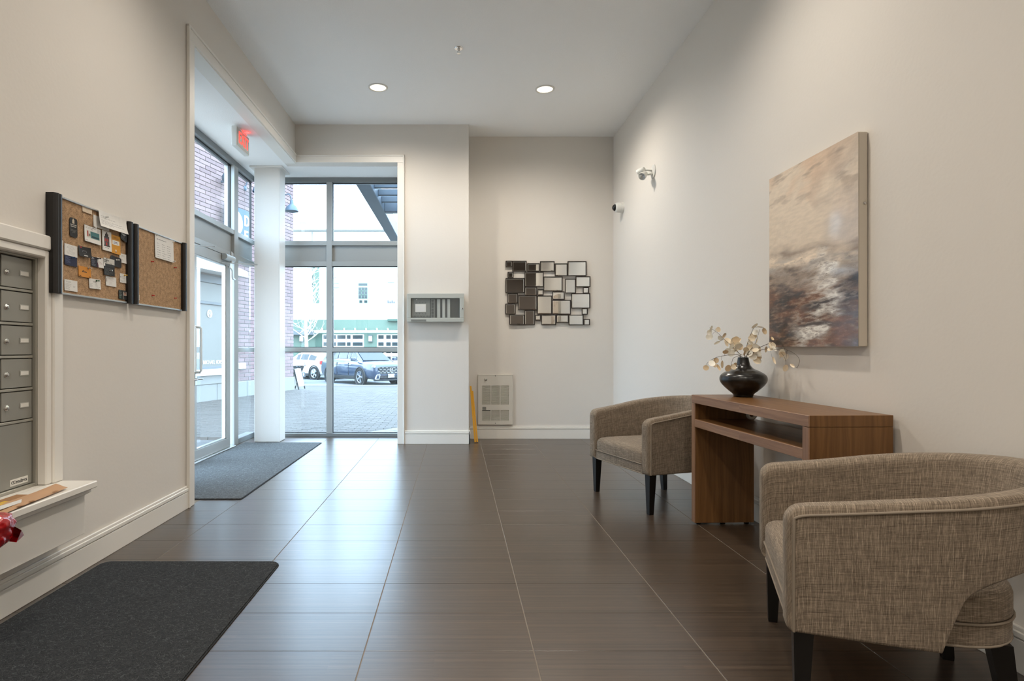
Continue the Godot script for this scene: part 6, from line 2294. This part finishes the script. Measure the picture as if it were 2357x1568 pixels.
# A parked car: local x forward, origin on the ground under its middle. The body is lofted from stations along x.
func make_car(called: String, label: String, paint: Material, at: Vector3, turn: float, L: float, Hh: float, suv: bool, plate := "") -> void:
	var o := thing(called, label, "car", at, turn, "cars parked in the street")
	var w := 0.93 if suv else 0.90
	var hl := L / 2
	var belt := 0.62 * Hh
	var r := 0.36 if suv else 0.33
	var ax := 0.29 * L
	# x, half width, underside, top of body
	var sts := []
	if suv: sts = [[-1.0, 0.80, 0.52, 0.98], [-0.985, 0.90, 0.40, 1.02], [-0.9, 0.97, 0.30, 1.05], [-0.6, 1.0, 0.26, 1.05], [0.0, 1.0, 0.26, 1.03], [0.40, 1.0, 0.26, 1.02], [0.55, 0.995, 0.27, 1.01], [0.78, 0.98, 0.28, 0.975], [0.90, 0.95, 0.26, 0.94], [0.965, 0.88, 0.25, 0.90], [0.995, 0.80, 0.30, 0.84], [1.0, 0.74, 0.36, 0.76]]
	else: sts = [[-1.0, 0.74, 0.42, 0.86], [-0.985, 0.88, 0.32, 0.95], [-0.85, 0.97, 0.24, 0.98], [-0.5, 1.0, 0.20, 0.97], [0.0, 1.0, 0.19, 0.93], [0.45, 1.0, 0.19, 0.90], [0.75, 0.97, 0.20, 0.84], [0.90, 0.93, 0.20, 0.76], [0.97, 0.86, 0.22, 0.68], [1.0, 0.74, 0.30, 0.58]]
	var P := []
	for s in sts:
		var ring := PackedVector3Array()
		var x: float = s[0] * hl
		var hw: float = s[1] * w
		var y0: float = s[2]
		var y1: float = s[3] * (1.0 if suv else 1.0)
		var prof := [[0.0, y0], [0.80, y0], [0.95, y0 + 0.05], [0.985, lerpf(y0, y1, 0.30)], [1.0, lerpf(y0, y1, 0.55)], [0.985, lerpf(y0, y1, 0.80)], [0.955, lerpf(y0, y1, 0.93)], [0.90, y1 - 0.012], [0.70, y1 + 0.012], [0.35, y1 + 0.024], [0.0, y1 + 0.028]]
		for q in prof: ring.append(Vector3(x, q[1], hw * q[0]))
		for i in range(prof.size() - 2, 0, -1): ring.append(Vector3(x, prof[i][1], -hw * prof[i][0]))
		P.append(ring)
	var st := S()
	surf(st, P, false, true, true)
	for e in [0, P.size() - 1]:
		var n := Vector3(-1 if e == 0 else 1, 0, 0)
		var pts := []
		for q in P[e]: pts.append(q)
		poly(st, pts, n)
	obj("body", st, paint, o)
	# cabin: [x, roof height, half width at the belt, half width at the roof]
	var c := []
	if suv: c = [[-0.95, 1.06, 0.86, 0.84], [-0.86, 1.48, 0.86, 0.66], [-0.70, 1.64, 0.88, 0.68], [-0.30, Hh, 0.90, 0.70], [0.05, Hh - 0.01, 0.90, 0.70], [0.17, 1.58, 0.90, 0.68], [0.36, 1.30, 0.88, 0.72], [0.55, 1.03, 0.84, 0.80]]
	else: c = [[-0.80, 0.98, 0.80, 0.76], [-0.55, 1.25, 0.84, 0.62], [-0.30, Hh - 0.03, 0.86, 0.62], [-0.02, Hh, 0.86, 0.62], [0.14, Hh - 0.06, 0.85, 0.62], [0.45, 0.93, 0.80, 0.74]]
	P = []
	for s in c:
		var x: float = s[0] * hl
		var yb := 0.95 if suv else 0.86
		var ring := PackedVector3Array()
		var prof := [[s[2] * w, yb], [lerpf(s[2], s[3], 0.5) * w + 0.01, lerpf(yb, s[1], 0.5)], [s[3] * w, s[1] - 0.05], [s[3] * w - 0.06, s[1] - 0.008], [s[3] * w * 0.5, s[1] + 0.012], [0.0, s[1] + 0.018]]
		for q in prof: ring.append(Vector3(x, q[1], q[0]))
		for i in range(prof.size() - 2, -1, -1): ring.append(Vector3(x, prof[i][1], -prof[i][0]))
		P.append(ring)
	st = S()
	surf(st, P, false, false, true)
	obj("cabin", st, paint, o)
	# windows lie a little proud of the cabin
	var n := c.size()
	for s in [-1.0, 1.0]:
		for i in range(1, n - 2):
			st = S()
			var q := []
			for e in [[i, 0.18], [i + 1, 0.18], [i + 1, 0.88], [i, 0.88]]:
				var a = c[e[0]]
				var yb := 0.95 if suv else 0.86
				var f: float = e[1]
				var xx: float = a[0] * hl + (0.04 if e[0] == i else -0.04)
				q.append(Vector3(xx, lerpf(maxf(yb, 1.03 if suv else 0.93), a[1] - 0.05, f), s * (lerpf(a[2], a[3], f) * w + 0.014)))
			poly(st, q, Vector3(0, 0.3, s).normalized())
			obj("side_window", st, M.car_glass, o)
	st = S()
	var a0 = c[n - 3 if suv else n - 2]
	var a1 = c[n - 1]
	poly(st, [Vector3(a0[0] * hl + 0.05, a0[1] - 0.02, -a0[3] * w + 0.06), Vector3(a0[0] * hl + 0.05, a0[1] - 0.02, a0[3] * w - 0.06), Vector3(a1[0] * hl + 0.01, a1[1] + 0.03, a1[3] * w - 0.05), Vector3(a1[0] * hl + 0.01, a1[1] + 0.03, -a1[3] * w + 0.05)], Vector3(0.6, 0.8, 0).normalized())
	obj("windscreen", st, M.car_glass, o)
	# wheels with arches
	for s in [-1.0, 1.0]:
		for x in [-ax, ax]:
			var zz: float = s * (w - 0.10)
			var xf := Transform3D(Basis(Vector3(1, 0, 0), Vector3(0, 0, s), Vector3(0, -s, 0)), Vector3(x, r, zz))
			st = S()
			lathe(st, [Vector2(r + 0.075, 0.0), Vector2(r + 0.075, 0.112), Vector2(r + 0.02, 0.114), Vector2(r + 0.015, 0.03)], 32, xf)
			obj("wheel_arch", st, M.car_trim, o)
			st = S()
			lathe(st, [Vector2(r * 0.70, -0.10), Vector2(r * 0.98, -0.09), Vector2(r, -0.05), Vector2(r, 0.08), Vector2(r * 0.97, 0.115), Vector2(r * 0.72, 0.118), Vector2(r * 0.70, 0.07), Vector2(0, 0.06)], 32, xf)
			var wh := obj("wheel", st, M.tyre, o)
			st = S()
			for i in 5:
				var an := TAU * i / 5.0
				for q in [-0.16, 0.16]:
					bar(st, xf * Vector3(0.04 * cos(an), 0.088, 0.04 * sin(an)), xf * Vector3(r * 0.68 * cos(an + q), 0.098, r * 0.68 * sin(an + q)), 0.035, 0.02, Vector3(0, 0, 1))
			lathe(st, [Vector2(r * 0.66, 0.08), Vector2(r * 0.72, 0.10), Vector2(r * 0.70, 0.112), Vector2(r * 0.66, 0.10)], 32, xf)
			lathe(st, [Vector2(0.06, 0.08), Vector2(0.055, 0.10), Vector2(0, 0.103)], 16, xf)
			obj("rim", st, M.rim, wh)
		st = S()
		box(st, Vector3(-ax + r + 0.1, sts[4][2] - 0.02, s * (w * 0.97)), Vector3(ax - r - 0.1, sts[4][2] + 0.12, s * (w + 0.012)), 0.01)
		obj("sill_trim", st, M.car_trim, o)
		st = S()
		var mx: float = c[n - 1][0] * hl - 0.32
		box(st, Vector3(mx, 1.03 if suv else 0.92, s * (w + 0.04)), Vector3(mx + 0.14, (1.03 if suv else 0.92) + 0.15, s * (w + 0.24)), 0.03)
		bar(st, Vector3(mx + 0.07, 1.04 if suv else 0.93, s * (w - 0.1)), Vector3(mx + 0.07, 1.06 if suv else 0.95, s * (w + 0.08)), 0.05, 0.04)
		obj("door_mirror", st, paint, o)
		for x in [-0.55, 0.45]:
			st = S()
			box(st, Vector3(x, 0.85 if suv else 0.78, s * (w - 0.012)), Vector3(x + 0.2, 0.88 if suv else 0.81, s * (w + 0.02)), 0.008)
			obj("door_handle", st, M.rim, o)
		st = S()
		for x in [-0.62, 0.40]:
			box(st, Vector3(x * 1.0 - 0.004, 0.42, s * (w - 0.02)), Vector3(x + 0.004, 0.95 if suv else 0.86, s * (w + 0.003)))
		obj("door_seam", st, M.car_trim, o)
		st = S()
		if suv: box(st, Vector3(hl * 0.90, 0.74, s * 0.56), Vector3(hl * 0.985, 0.86, s * 0.845), 0.03)
		else: box(st, Vector3(hl * 0.90, 0.55, s * 0.5), Vector3(hl * 0.985, 0.66, s * 0.80), 0.03)
		obj("headlight", st, M.rim, o)
		st = S()
		if suv: box(st, Vector3(-hl * 1.005, 0.80, s * 0.58), Vector3(-hl * 0.90, 1.0, s * 0.90), 0.03)
		else: box(st, Vector3(-hl * 1.0, 0.66, s * 0.46), Vector3(-hl * 0.88, 0.80, s * 0.865), 0.04)
		obj("tail_light", st, M.tail, o)
	# front: grille with an emblem, lower intake, plate
	var fx := hl
	st = S()
	if suv: prism(st, PackedVector2Array([Vector2(-0.50, 0.50), Vector2(0.50, 0.50), Vector2(0.64, 0.74), Vector2(0.60, 0.80), Vector2(-0.60, 0.80), Vector2(-0.64, 0.74)]), 0.03, Transform3D(Basis(Vector3(0, 0, -1), Vector3(0, 1, 0), Vector3(1, 0, 0)), Vector3(fx, 0, 0)))
	else: box(st, Vector3(fx - 0.02, 0.36, -0.5), Vector3(fx + 0.015, 0.50, 0.5), 0.02)
	var gr := obj("grille", st, M.car_trim, o)
	if suv:
		st = S()
		for rr in 4:
			for i in 6:
				var z := -0.48 + i * 0.19 + (0.08 if rr % 2 else 0.0)
				if absf(z + 0.06) < 0.13 and rr > 1: continue
				box(st, Vector3(fx + 0.03, 0.54 + rr * 0.07, z), Vector3(fx + 0.038, 0.56 + rr * 0.07, z + 0.11))
		obj("mesh_bar", st, M.rim, gr)
		if plate:
			st = S()
			for b in [[-0.075, -0.060, 0.60, 0.745], [0.060, 0.075, 0.60, 0.745], [-0.075, 0.075, 0.735, 0.748], [-0.062, 0.062, 0.597, 0.61], [-0.042, -0.026, 0.62, 0.725], [0.026, 0.042, 0.62, 0.725], [-0.03, 0.03, 0.662, 0.678]]:
				box(st, Vector3(fx + 0.03, b[2], b[0]), Vector3(fx + 0.046, b[3], b[1]), 0.002)
			obj("emblem", st, M.chrome, gr)
		st = S()
		for s in [-1.0, 1.0]:
			for b in [[[0.60, 0.29], [0.54, 0.47]], [[0.54, 0.47], [0.70, 0.47]], [[0.70, 0.47], [0.76, 0.29]], [[0.76, 0.29], [0.60, 0.29]]]:
				bar(st, Vector3(fx - 0.01, b[0][1], -s * b[0][0] * -1.0), Vector3(fx - 0.01, b[1][1], s * b[1][0]), 0.05, 0.035)
		obj("fog_lamp_bezel", st, M.rim, o)
		st = S()
		box(st, Vector3(fx - 0.04, 0.30, -0.56), Vector3(fx + 0.012, 0.44, 0.56), 0.02)
		obj("lower_intake", st, M.car_trim, o)
		st = S()
		box(st, Vector3(fx - 0.15, 0.20, -0.78), Vector3(fx + 0.0, 0.28, 0.78), 0.02)
		obj("skid_trim", st, M.car_trim, o)
	st = S()
	box(st, Vector3(fx + 0.012, 0.34, -0.155), Vector3(fx + 0.05, 0.49, 0.155), 0.004)
	var pl := obj("number_plate", st, M.label, o)
	if plate:
		text("plate_lettering", plate, 0.085, 0.004, M.blue_sign, pl, Transform3D(Basis(Vector3(0, 0, -1), Vector3.UP, Vector3(1, 0, 0)).scaled(Vector3(1, 1, 1)), Vector3(fx + 0.052, 0.412, 0)))

func build_cars() -> void:
	make_car("blue_car", "dark blue SUV parked across the street, nose to the right", M.car_blue, V(-4.30, -0.47, 26.9), deg_to_rad(-50.0), 4.75, 1.62, true, "MEH 128")
	make_car("white_car", "white sedan parked behind the blue SUV, its tail light to the right", M.car_white, V(-7.70, -0.47, 31.3), deg_to_rad(143), 4.6, 1.40, false)
	make_car("white_car", "white SUV nosing in from behind the brick corner", M.car_white, V(-9.25, -0.47, 27.3), deg_to_rad(-26), 4.5, 1.64, true)
